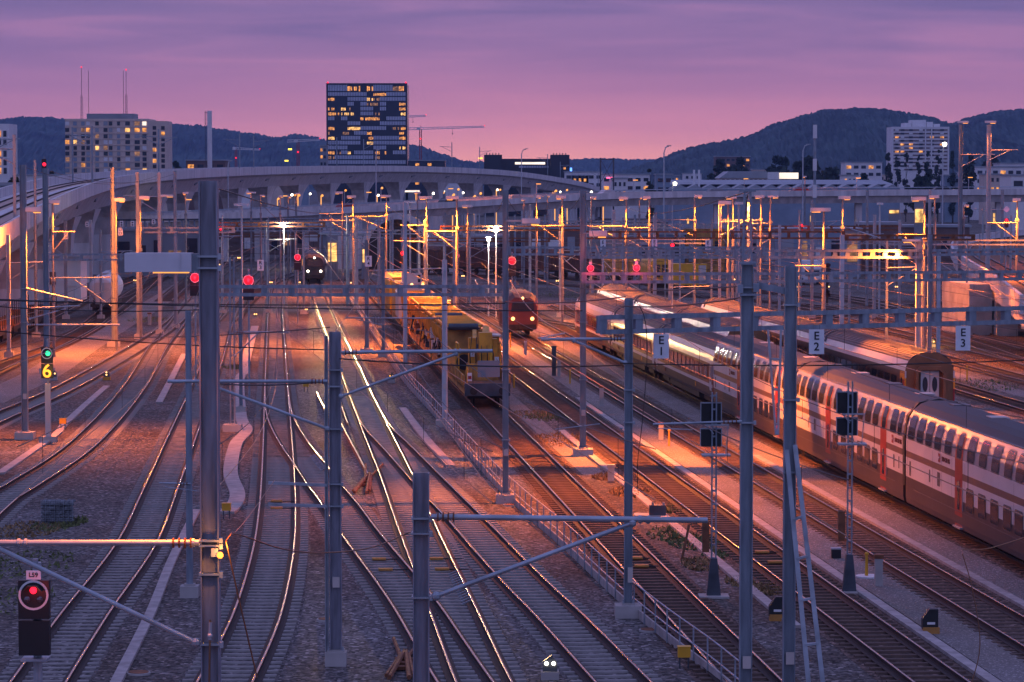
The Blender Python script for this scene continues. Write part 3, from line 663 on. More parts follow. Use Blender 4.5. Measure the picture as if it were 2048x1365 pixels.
# masts standing on the viaduct come with the viaduct
# ------------------------------------------------------------------ portal beams (ladder girders)
pt = 0
for o_ in [o_ for o_ in C.objects if o_.get('group') == 'plain masts in the distant tangle']:
    pt += 1
    if pt % 2: 
        z = o_['h'] - 1.0; sd = 1 if pt % 4 == 1 else -1
        part('cantilever_arm', MB().tube([(0, -.2, z - 1.2), (sd * 3.2, -.2, z - 1.1)], .045, 6).tube([(0, -.2, z - 2.6), (sd * 2.4, -.2, z - 1.15)], .035, 6), 'galv', o_)
def beam(a, b, hpx, label, m='steel', pitch=1.35, dz=.5, w=.3, supports=(), group='ladder girders across the tracks', slot=.26):
    """a, b: (px, py of the top, Y)"""
    A, B = W(*a), W(*b); B.z = A.z; h = dz
    d = B - A; L = d.length; ang = math.atan2(d.y, d.x)
    t = thing('portal_beam', label, 'girder', A, ang, group)
    for z, nm in ((-.05, 'top_chord'), (-h + .05, 'bottom_chord')): part(nm, MB().box((L / 2, 0, z), (L, w, .10)).box((L / 2, -w / 2 - .012, z), (L, .02, .15)), m, t)
    n = max(2, int(L / pitch))
    for i in range(min(n + 1, 90)):
        x = L * i / n; part('batten', MB().box((min(max(x, slot / 2), L - slot / 2), -.02, -h / 2), (slot, w * .8, h - .204)), m, t)
    return t
bE = beam((1196, 632, 94.2), (2080, 606, 101.5), 37, 'long ladder girder carrying the E 1, E 2 and E 3 signs', pitch=1.3, dz=.56)
beam((420, 571, 132), (1018, 570, 132), 20, 'ladder girder spanning over the bright main line', pitch=1.12, dz=.46)
beam((1163, 546, 149), (1500, 546, 149), 20, 'ladder girder with two red signals on top', pitch=.95, dz=.5)
beam((1506, 546, 156), (2075, 544, 160), 20, 'ladder girder orange-lit at its right end over the coaches', pitch=1.05, dz=.5)
beam((1170, 500, 178), (1845, 497, 178), 17, 'ladder girder meeting the orange flooded mast', pitch=.72, dz=.5)
beam((1850, 500, 178), (2075, 498, 182), 14, 'thin ladder girder right of the orange flooded mast', pitch=.8, dz=.36)
beam((1015, 494, 210), (1530, 492, 210), 17, 'blue ladder girder in front of the freight wagons', pitch=1.1, dz=.58)
beam((85, 508, 225), (400, 508, 225), 10, 'blue ladder girder left of the white lamp box', pitch=1.4, dz=.5)
beam((1165, 463, 260), (1690, 462, 260), 16, 'rust brown ladder girder below the lamp masts', 'rust', 1.6, .65)
beam((1690, 470, 215), (1950, 468, 215), 10, 'thin brown ladder girder right of the pale mast', 'rust', 1.4, .4)
far_b = [(430, 650, 445, 330), (440, 690, 455, 380), (700, 1010, 460, 330), (880, 1170, 452, 300), (1020, 1330, 442, 340), (1180, 1500, 448, 320), (1480, 1800, 452, 330), (280, 470, 455, 270), (560, 770, 437, 420), (800, 1100, 476, 360), (1200, 1420, 478, 300), (1600, 1900, 478, 290), (430, 640, 468, 430), (1760, 2060, 480, 280)]
for i, (x0, x1, y, Y) in enumerate(far_b):
    beam((x0, y, Y), (x1, y, Y), 10, 'faint thin ladder girder in the distant tangle, %s counted from the left' % ordinal(sorted(far_b).index((x0, x1, y, Y))), 'rust' if i % 3 == 0 else 'steel', 2.2, .5, group='distant ladder girders')
# ------------------------------------------------------------------ hanging signs
def hsign(px, py, Y, txt, w, h, label, ts, group='hanging track signs', post=True):
    p = W(px, py, Y); t = thing('track_sign', label, 'sign', p, 0, group)
    part('plate', MB().box((0, 0, 0), (w, .03, h)), 'sign_white', t)
    if post: part('bracket', MB().box((-w * .2, .03, h * .5 + .05), (.04, .04, .24)).box((w * .2, .03, h * .5 + .05), (.04, .04, .24)), 'steel', t)
    if txt: lettering(txt, ts, t, (0, -.018, ts * .02))
    else: part('mark', MB().box((0, -.02, h * .2), (w * .5, .01, h * .26)), 'letter', t); part('mark', MB().box((0, -.02, -h * .22), (w * .5, .01, h * .26)), 'letter', t)
    return t
hsign(1322.5, 693, 95, 'E\n1', .49, .78, 'white hanging sign reading E 1', .37)
hsign(1633, 684, 97, 'E\n2', .49, .80, 'white hanging sign reading E 2', .37)
hsign(1926, 677, 99.5, 'E\n3', .49, .82, 'white hanging sign reading E 3', .37)
hsign(521, 531, 240, 'R\n3', .52, .86, 'white hanging sign reading R 3', .40)
hsign(737, 523, 239.5, 'R\n4', .52, .86, 'white sign reading R 4 on its mast', .40, post=False)
hsign(132, 471, 260, 'U\n22', .36, .66, 'small white sign reading U 22 in front of a viaduct pier', .3)
hsign(241, 464, 262, 'U\n23', .40, .64, 'small white sign reading U 23', .3)
hsign(1206, 490, 230, 'E\n4', .42, .78, 'small far white sign reading E 4', .36)
hsign(1309, 489, 230, 'E\n5', .42, .78, 'small far white sign reading E 5', .36)
hsign(1416, 491, 230, 'E\n6', .42, .78, 'small far white sign reading E 6', .36)
hsign(174, 449, 300, None, .3, .5, 'tiny dark sign under the viaduct beside the flared pier', .2)
for i, px in enumerate((243, 265)): hsign(px, 448, 310, None, .36, .56, 'tiny pale sign under the viaduct, %s of two' % ('left' if i == 0 else 'right'), .22)
hsign(307, 444, 320, None, .36, .5, 'tiny pale sign under the viaduct by the round mast', .3)

for m_, w_, zz in ((mg, .3, 2.2), (mh, .29, 2.3), (mb_, .33, 2.4), (md, .26, 2.2), (me_, .31, 2.2), (mq, .33, 2.3), (mi_, .32, 2.3)): part('number_plate', MB().box((.02, -w_ / 2 - .02, zz), (.2, .02, .3)), 'cream', m_)
for m_, w_ in ((mb_, .33), (md, .26), (me_, .31), (mf, .26), (mq, .33)):
    for sx in (-1, 1): part('anchor_bolt', MB().tube([(sx * w_ * .62, -w_ * .62, .45), (sx * w_ * .62, -w_ * .62, .56)], .03, 6), 'galv', m_)
# ================================================================== yard floodlights on slim masts
def head_on(t, px0, px1, py, side, hh=.22, power=0, glow=.5, dy=-.1, label=None, cone=134, out=.8, yoff=-.65):
    """white lamp head fixed on mast t between picture columns px0..px1"""
    Y = t.location.y; a, b = loc(t, px0, py, dy), loc(t, px1, py, dy); w = (b - a).length; c = (a + b) / 2
    h = part('floodlight', MB().box(c, (w, .45, hh)).box(c + Vector((0, 0, -hh * .5 - .02)), (w * .96, .38, .04), mi=1), ['lamp_head', 'galv'], t, label=label)
    g = c + Vector((side * w * .22, -.02, -hh * .5 - .06)); part('lamp_glass', MB().box(g, (w * .42, .3, .06)), 'sodium', h)
    if power: 
        q = t.location + g + Vector((side * .55, yoff, -.1)); lamp('SPOT', q, power, radius=.12, aim=q + Vector((side * out, -.8, -5)), cone=cone, blend=.85)
        q = t.location + Vector((side * .42, -.8, c.z - .45)); lamp('POINT', q, min(12, 5 + .0003 * power), radius=.08)
    return h
# heads that hang on the near masts already built
head_on(mi_, 52, 83, 419, 1, .22, 20000, cone=122, yoff=.3, label='white lamp head throwing light on the viaduct')
head_on(md, 1044, 1080, 442, 1, .2, 19000, cone=136, yoff=.35)
part('head_bracket', MB().bar(loc(md, 1012, 442, -.1), loc(md, 1046, 442, -.1), .07), 'galv', md)
part('head_bracket', MB().bar(loc(me_, 1167, 467, -.1), loc(me_, 1180, 467, -.1), .07), 'galv', me_)
head_on(me_, 1178, 1214, 467, 1, .26, 40000, yoff=.5, cone=148, out=1.5)
head_on(mt, 1805, 1840, 481, -1, .12, 26000, cone=145, out=2.0)
lamp('SPOT', W(300, 556, 50.82), 5500, radius=.12, aim=W(200, 1100, 50.6), cone=110)
LAMPS = [  # column, top row, bottom row of the lit pole, distance, head from-to, light power
    (105, 406, 560, 235, 95, 120, 5000), (231, 402, 520, 245, 229, 250, 4500), (280, 398, 500, 260, 279, 299, 4000), (321, 394, 440, 300, 321, 347, 0), (371, 389, 430, 330, 366, 377, 0),
    (502, 388, 425, 380, 492, 512, 0), (521, 394, 428, 400, 520, 530, 0), (560, 395, 428, 400, 558, 566, 0), (576, 396, 415, 420, 574, 582, 0), (592, 390, 408, 430, 590, 600, 0), (685, 388, 425, 400, 670, 686, 3000), (706, 396, 440, 360, 694, 712, 7000), (773, 395, 430, 360, 761, 782, 9000),
    (835, 388, 424, 420, 828, 842, 0), (853, 398, 452, 300, 838, 864, 18000), (914, 398, 456, 250, 892, 918, 30000), (935, 415, 448, 340, 924, 945, 4000), (1048, 402, 412, 400, 1042, 1052, 0), (1073, 396, 436, 330, 1072, 1082, 6000), (1095, 394, 430, 380, 1093, 1100, 0), (1125, 397, 450, 290, 1112, 1132, 9000),
    (1182, 398, 442, 300, 1181, 1193, 0), (1253, 399, 465, 265, 1238, 1256, 9000), (1279, 398, 430, 380, 1278, 1284, 0), (1299, 398, 450, 290, 1286, 1301, 8000), (1389, 395, 440, 300, 1388, 1404, 9000), (1457, 408, 500, 240, 1436, 1462, 9000), (1466, 398, 460, 300, 1451, 1473, 0),
    (1522, 396, 440, 300, 1510, 1528, 7000), (1541, 396, 445, 300, 1535, 1557, 0), (1648, 422, 532, 225, 1621, 1661, 12000), (1685, 398, 455, 270, 1677, 1701, 7000), (1850, 400, 480, 230, 1823, 1852, 12000), (1870, 396, 440, 280, 1858, 1878, 0), (2035, 402, 440, 280, 2025, 2041, 9000),
    (1610, 356, 378, 480, 1606, 1613, 0), (1928, 414, 436, 330, 1927, 1938, 0)]
ARMS = {706: (640, 441), 773: (690, 433), 853: (800, 451), 914: (850, 463), 1253: (1175, 453), 1299: (1250, 456), 1389: (1284, 440), 1541: (1480, 447), 1522: (1446, 441), 1850: (1790, 470), 1685: (1742, 470), 685: (640, 428), 105: (150, 464), 1125: (1065, 452), 1648: (1590, 532), 2035: (1975, 446)}
for i, (px, yt, yb, Y, h0, h1, pw) in enumerate(sorted(LAMPS)):
    pw *= 2.4; X = XP(px, Y); zt, zb = ZP(yt, Y), ZP(yb, Y); thin = px in (1610, 1928)
    wide = 1.0 if pw or Y < 300 else .7
    t = thing('yard_lamp', 'slim lamp mast with an orange glowing top, %s yard lamp from the left' % ordinal(i), 'lamp', (X, Y, 0), 0, 'orange yard lamps')
    part('pole', MB().tube([(0, 0, 0), (0, 0, zb)], .13, 8).tube([(0, 0, zb), (0, 0, zt)], .075, 8).box((0, 0, zb), (.3, .3, .25)), 'pole', t)
    if px in ARMS:
        ex_, ey = ARMS[px]; a_ = loc(t, px, ey, -.1); b_ = loc(t, ex_, ey, -.1); part('cantilever_arm', MB().tube([a_, b_], .042, 7).tube([a_ - Vector((0, 0, 1.6)), a_.lerp(b_, .75)], .03, 6), 'pole', t)
    sd = 1 if (h0 + h1) / 2 > px + 1 else -1
    head_on(t, h0, h1, yt - 2.5, sd, .26 * wide, pw, dy=-.05, cone=150)
    if not pw: lamp('POINT', (X + sd * .3, Y - .5, zt - .5), 20, radius=.08)
lamp('POINT', W(92, 445, 238), 16000, radius=.3)
# tall lamps at the right on the two very tall masts
head_on(mx_, 1915, 1937, 244, 1, .2, 3500); head_on(my_, 1970, 1992, 244, 1, .2, 3500)
# dim horizontal heads seen edge-on
for i, (px, py, Y, w) in enumerate(((483, 410, 300, 30), (820, 405, 330, 24), (1206, 464, 280, 22), (1478, 407, 280, 16), (1760, 408, 320, 12))):
    t = thing('yard_lamp', 'unlit lamp mast with a pale flat head, %s of the unlit ones from the left' % ordinal(i), 'lamp', (XP(px, Y), Y, 0), 0, 'unlit yard lamps'); z = ZP(py, Y)
    part('pole', MB().tube([(0, 0, 0), (0, 0, z)], .1, 8), 'paint_grey', t); part('floodlight', MB().box((0, -.1, z), (w * Y / FPX, .4, .25)), 'lamp_head', t)
# bright white lamps
for px, py, Y, lb in ((567, 453, 330, 'bright white lamp on a post left of the coming train'), (615, 460, 470, 'bright white lamp above the coming train'), (992, 462, 300, 'bright white lamp above the freight wagons'), (977, 480, 305, 'smaller white lamp just below the brighter one')):
    t = thing('work_lamp', lb, 'lamp', (XP(px, Y), Y, 0)); z = ZP(py, Y)
    part('pole', MB().tube([(0, .2, 0), (0, .2, z + .1)], .07, 8), 'paint_grey', t); part('lamp_glass', MB().ball((0, 0, z), .2), 'lamp_white', t); part('shade', MB().box((0, .12, z + .26), (.5, .5, .06)), 'galv', t)
    lamp('POINT', (XP(px, Y), Y - .5, z), 1500, (1, .82, .6), .2)
# ================================================================== signals
def signal(px, py, Y, wpx, base, label, lens='lamp_red', ring=True, hpx=None, post='galv', grp='railway signals', num=None, below=True, back=False):
    p = W(px, py, Y); w = wpx * Y / FPX; t = thing('railway_signal', label, 'signal', (p.x, Y, 0), 0, grp); z = p.z
    h = (hpx or wpx * 1.25) * Y / FPX
    part('post', MB().tube([(0, .22, base), (0, .22, z + h * .9)], .06, 8), post, t)
    hd = part('signal_head', MB().box((0, .05, z - h * .12), (w, .22, h)), 'black', t)
    if below: part('signal_head', MB().box((0, .05, z - h * 1.12), (w, .22, h * .9)), 'black', t)
    if ring:
        rb = MB(); n = 24; R0, R1 = w * .49, w * .42
        vs = []
        for k in range(n):
            a = 2 * PI * k / n
            for r, y in ((R1, -.08), (R0, -.08), (R0, -.05), (R1, -.05)): vs.append((r * math.cos(a), y, z + r * math.sin(a)))
        rb.add(vs, [(4 * k + j, 4 * k + (j + 1) % 4, 4 * ((k + 1) % n) + (j + 1) % 4, 4 * ((k + 1) % n) + j) for k in range(n) for j in range(4)])
        part('ring', rb, 'white', hd)
    return t, hd, z, w, h
def lens_(hd, c, r, m): return part('lens', MB().ball(c, r, 10, 6, (1, .4, 1)), m, hd)
t, hd, z, w, h = signal(68, 1190, 62, 62, 0, 'large near black signal showing one red light inside a pale ring', hpx=78)
part('support', MB().box((.05, .25, 2.2), (.13, .12, 9.5 - 2.2)).box((0, .15, ZP(1320, 62)), (.55, .5, .05)), 'galv', t)
lens_(hd, (.0, -.09, z + w * .16), .075, 'lamp_red')
for s in (-1, 1): lens_(hd, (s * .13, -.07, z - .09), .075, 'glass')
part('visor', MB().prism([(-.2, .1), (-.1, .22), (.1, .22), (.2, .1), (.19, .1), (.09, .2), (-.09, .2), (-.19, .1)], -.3, -.06), 'black', hd, (0, 0, z))
p_ = part('name_plate', MB().box((0, -.05, z + h * .52), (.3, .02, .19)), 'sign_white', t); lettering('L59', .13, t, (0, -.065, z + h * .52))
lamp('POINT', (XP(68, 62), 61.4, z + .1), 6, (1, .1, .05), .05)
t, hd, z, w, h = signal(94, 707, 158, 23, 0, 'signal with a green light above a glowing orange 6', hpx=32, below=True)
lens_(hd, (.06, -.09, z), .14, 'lamp_green'); lens_(hd, (-.14, -.09, z), .07, 'glass')
lettering('6', 1.0, hd, (0, -.09, z - h * 1.14), m='lamp_amber')
part('equipment_case', MB().box((0, .2, 1.6), (.28, .25, 3.0)), 'cream', t); part('footing', MB().box((0, .2, .1), (.9, .7, .4)), 'concrete', t)
lamp('POINT', (XP(94, 158), 157, z - 1), 25, (1, .5, .08), .1)
for px, py, Y, wp, lb, rg in ((497, 561, 190, 22, 'red signal in a pale ring just above the cable trough', 1), (390, 556, 200, 20, 'red signal half hidden by the big mast', 1), (595, 515, 290, 14, 'red signal beside the coming train', 1), (442, 458, 330, 9, 'small far red signal above the tangle at the big mast', 0), (806, 507, 300, 12, 'red signal in front of the dark arch', 0),
        (913, 512, 280, 12, 'red signal at the end of the dark red wagons', 1), (1024, 522, 290, 17, 'red signal in a pale ring right of the slender mast', 1), (1181, 537, 149, 15, 'left red signal standing on the ladder girder', 1), (1273, 536, 149, 15, 'right red signal standing on the ladder girder', 1), (1345, 491, 230, 10, 'small red signal above the yellow engine', 0),
        (1589, 563, 210, 6, 'tiny red signal between the two propped masts', 0), (1603, 451, 330, 6, 'tiny red signal before the blue shed', 0), (2013, 441, 300, 8, 'small red signal under a white diamond by the concrete ramp', 0)):
    base = ZP(546, 149) if Y == 149 else 0
    t, hd, z, w, h = signal(px, py, Y, wp, base, lb, ring=bool(rg), hpx=wp * 1.15, below=Y != 149)
    lens_(hd, (0, -.09, z), w * .3, 'lamp_red'); lens_(hd, (0, -.06, z), w * .40, 'lamp_red_soft')
    if Y == 149: part('top_lamp', MB().box((0, .05, z + h * .58), (.14, .1, .14)), 'white', t)
    lamp('POINT', (XP(px, Y), Y - .6, z), 30, (1, .04, .05), .1)
part('diamond', MB().prism([(0, .35), (.35, 0), (0, -.35), (-.35, 0)], -.03, 0), 'sign_white', t, (0, 0, z + 1.1))
# signals seen from behind, with lattice-like posts
for px, Y, base_y, lb in ((1426, 99, 1148, 'left dark signal seen from behind on a grey post'), (1698, 100, 1140, 'right dark signal seen from behind on a grey post')):
    p = W(px, 830, Y); dn = -22 if px > 1500 else 0; X = p.x
    t = thing('railway_signal', lb, 'signal', (X, Y, 0), 0, 'railway signals seen from behind')
    po = MB()
    z1 = ZP(785 + dn, Y)
    for s in (-1, 1): po.box((.04 + s * .07, 0, z1 / 2), (.045, .14, z1))
    zz = .4
    while zz < z1: po.box((.04, 0, zz), (.1, .12, .05)); zz += .45
    part('post', po, 'steel', t); part('base_foot', MB().prism([(-.2, 0), (.28, 0), (.15, 1.3), (-.07, 1.3)], -.14, .14), 'steel_dark', t); part('footing', MB().box((.04, 0, .02), (1.0, .8, .1)), 'concrete', t)
    for yc, hh, ww in ((828 + dn, .72, .66), (862 + dn, .60, .68)):
        z = ZP(yc + (14 if yc > 850 + dn else -0), Y); b = MB().box((-.06, .16, z), (ww, .2, hh)); b.box((-.06, .055, z + hh / 2), (ww + .06, .02, .04), mi=1)
        for k in (-1, 1): b.box((-.06 + k * (ww / 2 + .01), .055, z), (.03, .02, hh), mi=1)
        s_ = part('signal_head', b, ['black', 'galv'], t)
        for k in range(3): part('lens_tube', MB().tube([(-.2 + .14 * k, .26, z + .1 * (k % 2)), (-.2 + .14 * k, .36, z + .1 * (k % 2))], .06), 'black', s_)
    z = ZP(910 + dn, Y); zt = ZP(850 + dn, Y)
    part('platform', MB().box((.1, -.05, z), (.95, .6, .05)).bar((.42, -.1, z), (.5, -.1, zt), .03).bar((-.22, -.1, zt), (.02, -.1, z + .7), .03).bar((-.25, -.12, zt), (.52, -.12, zt), .05), 'galv', t)
    part('rear_case', MB().box((-.22, .12, ZP(1075 + dn, Y)), (.22, .25, 1.0)), 'rust', t)
# dwarf signals with two small lights
def dwarf(px, py, label, m='lamp_warm', Y=None, vert=False, yel=False):
    p = G(px, py, .2) if Y is None else Vector((XP(px, Y), Y, 0)); Y = p.y; r = max(.055, 1.4 * Y / FPX)
    t = thing('dwarf_signal', label, 'signal', (p.x, Y, 0), 0, 'low dwarf signals by the rails')
    part('housing', MB().prism([(-.2, .15), (.2, .15), (.2, .5), (.05, .68), (-.2, .5)], 0, .2), 'steel_dark', t); part('base', MB().box((0, .15, .1), (.5, .4, .25)), 'yellow' if yel else 'concrete', t)
    for k in (-1, 1): part('lens', MB().ball((0 if vert else k * max(r * 1.35, .1), -.03, .46 + (k * r * 1.6 if vert else 0)), r, 8, 5), m, t)
for a in ((213, 755, 'dwarf signal with two stacked lights beside the curved track', 'lamp_warm', None, True, True), (107, 755, 'dwarf signal glowing just right of the 6 signal', 'lamp_warm'), (612, 624, 'dwarf signal left of the bright main line', 'lamp_warm'), (511, 634, 'dwarf signal above the wide trough', 'lamp_warm'), (542, 569, 'dwarf signal under the R 3 sign', 'lamp_warm'), (598, 569, 'dwarf signal between the R 3 sign and the main line', 'lamp_warm'), (441, 533, 'dwarf signal right of the big mast', 'lamp_warm'), (446, 510, 'dwarf signal below the far red signal', 'lamp_warm'), (478, 519, 'dwarf signal on the dry embankment', 'lamp_warm'), (522, 520, 'dwarf signal just above the R 3 sign', 'lamp_warm'),
          (704, 570, 'dwarf signal at the tip of the handrail fence', 'lamp_warm'), (666, 534, 'dwarf signal right of the coming train', 'lamp_warm'), (898, 606, 'dwarf signal behind the works train', 'lamp_warm'), (926, 556, 'dwarf signal before the dark red wagons', 'lamp_warm'), (1115, 566, 'dwarf signal by the grey cabinets', 'lamp_warm'), (1471, 563, 'dwarf signal left of the propped mast', 'lamp_warm'), (1592, 578, 'dwarf signal by the ladder tracks', 'lamp_warm'), (1656, 578, 'dwarf signal at the dark shrub', 'lamp_warm'), (1793, 578, 'dwarf signal right of the double white light', 'lamp_warm'),
          (1865, 690, 'dwarf signal lighting the sleepers under the third sign', 'lamp_warm'), (733, 700, 'dwarf signal glowing beside the light streak', 'lamp_amber'), (783, 760, 'small amber dwarf signal right of the bright rails', 'lamp_amber'), (1100, 1346, 'dwarf signal with two white lights at the lower edge', 'lamp_white'), (222, 493, 'dwarf signal near the tank wagon', 'lamp_warm'), (270, 565, 'dwarf signal right of the tank wagon', 'lamp_warm'), (244, 541, 'dwarf signal in front of the white lamp box', 'lamp_warm')): dwarf(*a)
p = G(1865, 690); lamp('POINT', (p.x, p.y - .8, .8), 120, (1, .5, .12), .15)
# dark hooded dwarf signals seen from behind
for px, py, lb in ((1862, 1268, 'black hooded dwarf signal on an orange foot beside the trough'), (1555, 1242, 'black hooded dwarf signal behind the plain mast'), (1672, 1117, 'small dark relay box on the gravel path')):
    p = G(px, py, 0); t = thing('dwarf_signal', lb, 'signal', (p.x, p.y, 0), 0, 'unlit dwarf signals')
    if px == 1672: part('housing', MB().box((0, 0, .18), (.34, .3, .32)), 'black', t); part('lid', MB().box((0, 0, .36), (.38, .34, .05)), 'galv', t); continue
    part('housing', MB().prism([(-.26, .15), (.22, .15), (.22, .75), (-.05, .75), (-.26, .45)], 0, .3), 'black', t); part('base', MB().box((0, .1, .08), (.5, .4, .24)), 'yellow_dirty', t); part('plate', MB().box((0, -.012, .32), (.24, .02, .07)), 'white', t)
# small yellow boxes, yellow posts, concrete stumps
for px, py, lb in ((1368, 1338, 'yellow point-heater box on short legs at the lower edge'), (453, 1038, 'yellow box at the end of the wide cable trough'), (126, 860, 'yellow box at the bend of the narrow trough'), (612, 784, 'yellow box right of the straight track'), (1834, 720, 'yellow box behind the third sign post')):
    p = G(px, py, 0); t = thing('yellow_box', lb, 'equipment box', (p.x, p.y, 0), 0, 'yellow track boxes')
    part('case', MB().box((0, 0, .48), (.36, .26, .28)), 'yellow_clean', t); part('lid', MB().box((0, 0, .635), (.38, .28, .03)), 'yellow_clean', t)
    for s in (-1, 1): part('leg', MB().box((s * .12, 0, .17), (.04, .04, .34)), 'steel_dark', t)
for px, yb, yt, lb in ((1021, 696, 668, 'yellow post left of the low concrete stumps'), (1140, 768, 742, 'yellow flared post in the gravel between the weedy tracks'), (1338, 893, 861, 'yellow post by the orange-lit path'), (1733, 1155, 1108, 'yellow hydrant post on a white disc'), (1934, 762, 733, 'yellow post at the right edge'), (1028, 776, 750, 'thin yellow post behind the works train')):
    p = G(px, yb, 0); h = (yb - yt) * p.y / FPX * 1.0; t = thing('yellow_post', lb, 'post', (p.x, p.y, 0), 0, 'yellow posts between tracks')
    part('post', MB().tube([(0, 0, 0), (0, 0, h)], .06, 8, r2=.045), 'yellow_clean', t); part('cap', MB().ball((0, 0, h), .075), 'yellow_clean', t)
    if px == 1733: part('disc', MB().disc((.1, 0, .03), .48, 20, .06, 'z'), 'white', t)
for px, yb, yt, w, m, lb in ((1118, 753, 720, .24, 'concrete', 'slim concrete stump left of the flared yellow post'), (1203, 812, 775, .26, 'concrete', 'concrete stump right of the flared yellow post'), (1051, 710, 685, .2, 'galv', 'dark stump near the thin mast'), (1322, 880, 848, .26, 'concrete', 'concrete stump beside the yellow post'), (1757, 1172, 1115, .26, 'concrete', 'concrete stump with a wooden head beside the hydrant'), (1222, 962, 934, .3, 'galv', 'grey steel cabinet on the concrete trough'), (299, 650, 628, .3, 'concrete', 'pale concrete stump left of the big mast'), (1108, 752, 695, .3, 'steel_dark', 'black hanging insulator post under the arm of the first sign mast')):
    p = G(px, yb, 0); h = (yb - yt) * p.y / FPX; t = thing('marker_stump', lb, 'stump', (p.x, p.y, 0), 0, 'stumps between the tracks')
    part('post', MB().box((0, 0, h / 2), (w, w, h)), m, t); part('head', MB().box((0, 0, h + .04), (w * 1.25, w * 1.1, .14)), 'rust' if m == 'concrete' else m, t)
p = G(1310, 1035, 0); t = thing('cable_cabinet', 'low grey cable cabinet on a concrete slab near the thick tube end', 'cabinet', (p.x, p.y, 0))
part('slab', MB().box((-.2, .2, .04), (1.3, 1.0, .12)), 'concrete', t); part('case', MB().box((.1, 0, .3), (.68, .4, .42)), 'steel_dark', t)
for s in (-.2, .25): part('cap', MB().tube([(s + .1, 0, .5), (s + .1, 0, .62)], .05), 'steel', t)
for i, (px, py, lb) in enumerate(((1300, 1263, 'flat brown manhole cover below the second mast footing'), (1022, 1012, 'flat brown manhole cover below the first mast footing'), (655, 1242, 'manhole cover beside the mast with flat arms'), (277, 1349, 'manhole cover at the lower edge beside the narrow trough'), (190, 648, 'flat manhole cover by the weedy siding'))):
    p = G(px, py, 0); t = thing('manhole_cover', lb, 'manhole cover', (p.x, p.y, 0), 0, 'manhole covers in the ballast'); part('ring', MB().disc((0, 0, .02), .34, 20, .08, 'z'), 'concrete', t); part('lid', MB().disc((0, 0, .045), .29, 20, .06, 'z'), 'rust', t)
# gabion, stored crossing pieces, spare rails, rail braces
p = G(117, 1045, 0); t = thing('stone_cage', 'square wire cage filled with dark stones beside the curved track', 'gabion', (p.x, p.y, 0))
sb = MB(); r = random.Random(4)
for ix in range(7):
    for iz in range(5):
        sb.ball((-.55 + ix * .185, -.3 + r.uniform(-.05, .05), .1 + iz * .17), .10 + .03 * r.random(), 6, 4, (1.1, 1, .8))
for ix in range(7):
    for iy in range(4): sb.ball((-.55 + ix * .185, -.2 + iy * .17, .84), .10 + .03 * r.random(), 6, 4, (1, 1, .6))
sb.box((0, .05, .42), (1.1, .6, .8)); f = part('stones', sb, 'stone', t); f['kind'] = 'stuff'
cg = MB()
for i in range(8): cg.bar((-.64 + i * .183, -.42, 0), (-.64 + i * .183, -.42, .95), .012)
for i in range(6): cg.bar((-.64, -.42, .02 + i * .185), (.64, -.42, .02 + i * .185), .012)
part('cage', cg, 'galv', t)
def frog(px, py, sc, label, ly=2.2):
    p = G(px, py, 0); t = thing('crossing_piece', label, 'rail crossing', (p.x, p.y, 0), 0, 'rusty crossing pieces lying in the ballast')
    for s_ in (-1, 1): part('wing_rail', MB().tube([(s_ * .42 * sc, 3 * ly, .14), (s_ * .12 * sc, .3 * ly, .14), (s_ * .36 * sc, -2.6 * ly, .14)], .06, 6), 'rust', t)
    for s_ in (-1, 1): part('point_rail', MB().tube([(s_ * .02, .9 * ly, .16), (s_ * .26 * sc, -3.0 * ly, .16)], .07, 6), 'rust', t)
    for k in range(3): part('spacer', MB().box((0, -.6 * ly * k, .08), (.5 * sc, .25, .1)), 'rust', t)
frog(735, 962, 1.0, 'rusty crossing piece lying near the cut-off mast'); frog(808, 1325, 1.05, 'rusty crossing piece lying at the lower edge by the cut-off mast', 1.2)
for a, b, lb in (((680, 845), (737, 952), 'long spare rail gleaming orange in the ballast'), ((633, 786), (656, 832), 'short spare rail by the mast with flat arms'), ((683, 815), (695, 848), 'pair of spare rail ends near the light streak')):
    A, B = G(*a, .1), G(*b, .1); o = A.copy(); t = tag(obj('spare_rail', MB().sweep([A - o, (A + B) / 2 - o, B - o], [(-.07, -.08), (.07, -.08), (.02, .0), (.035, .06), (-.035, .06), (-.02, 0)], [0, 0, 0, 1, 0, 0]).mesh('spare_rail', ['rust', 'rail_top']), loc=o), lb, 'rail', 'spare rails lying loose')
# ================================================================== rolling stock
TH = math.atan(.083)
def bogie(t, y, m='under'):
    b = MB().box((0, y, .55), (2.3, 2.9, .3)).box((-1.0, y, .5), (.14, 3.0, .35)).box((1.0, y, .5), (.14, 3.0, .35))
    bo = part('bogie', b, m, t)
    for dy in (-.95, .95): part('wheelset', MB().disc((-.76, y + dy, .46), .46, 16, .13, 'x').disc((.76, y + dy, .46), .46, 16, .13, 'x').tube([(-.76, y + dy, .46), (.76, y + dy, .46)], .08), m, bo)
def patch(prof, y0, y1, off, side, n=1):
    """strip following a side profile (x,z) between y0,y1, lifted by off"""
    b = MB(); vs = []
    for x, z in prof: vs += [(side * (x + off), y0, z), (side * (x + off), y1, z)]
    k = len(prof); fs = [(2 * i, 2 * i + 1, 2 * i + 3, 2 * i + 2) if side < 0 else (2 * i + 2, 2 * i + 3, 2 * i + 1, 2 * i) for i in range(k - 1)]
    return b.add(vs, fs)
DD = [(1.36, .32), (1.40, .55), (1.40, 1.42), (1.40, 2.22), (1.40, 2.48), (1.40, 2.98), (1.36, 3.45), (1.24, 3.88), (1.06, 4.18), (.80, 4.40), (.45, 4.53)]
DDM = ['train_brown', 'train_brown', 'white_paint', 'stripe', 'white_paint', 'silver', 'silver', 'silver', 'train_roof', 'train_roof']
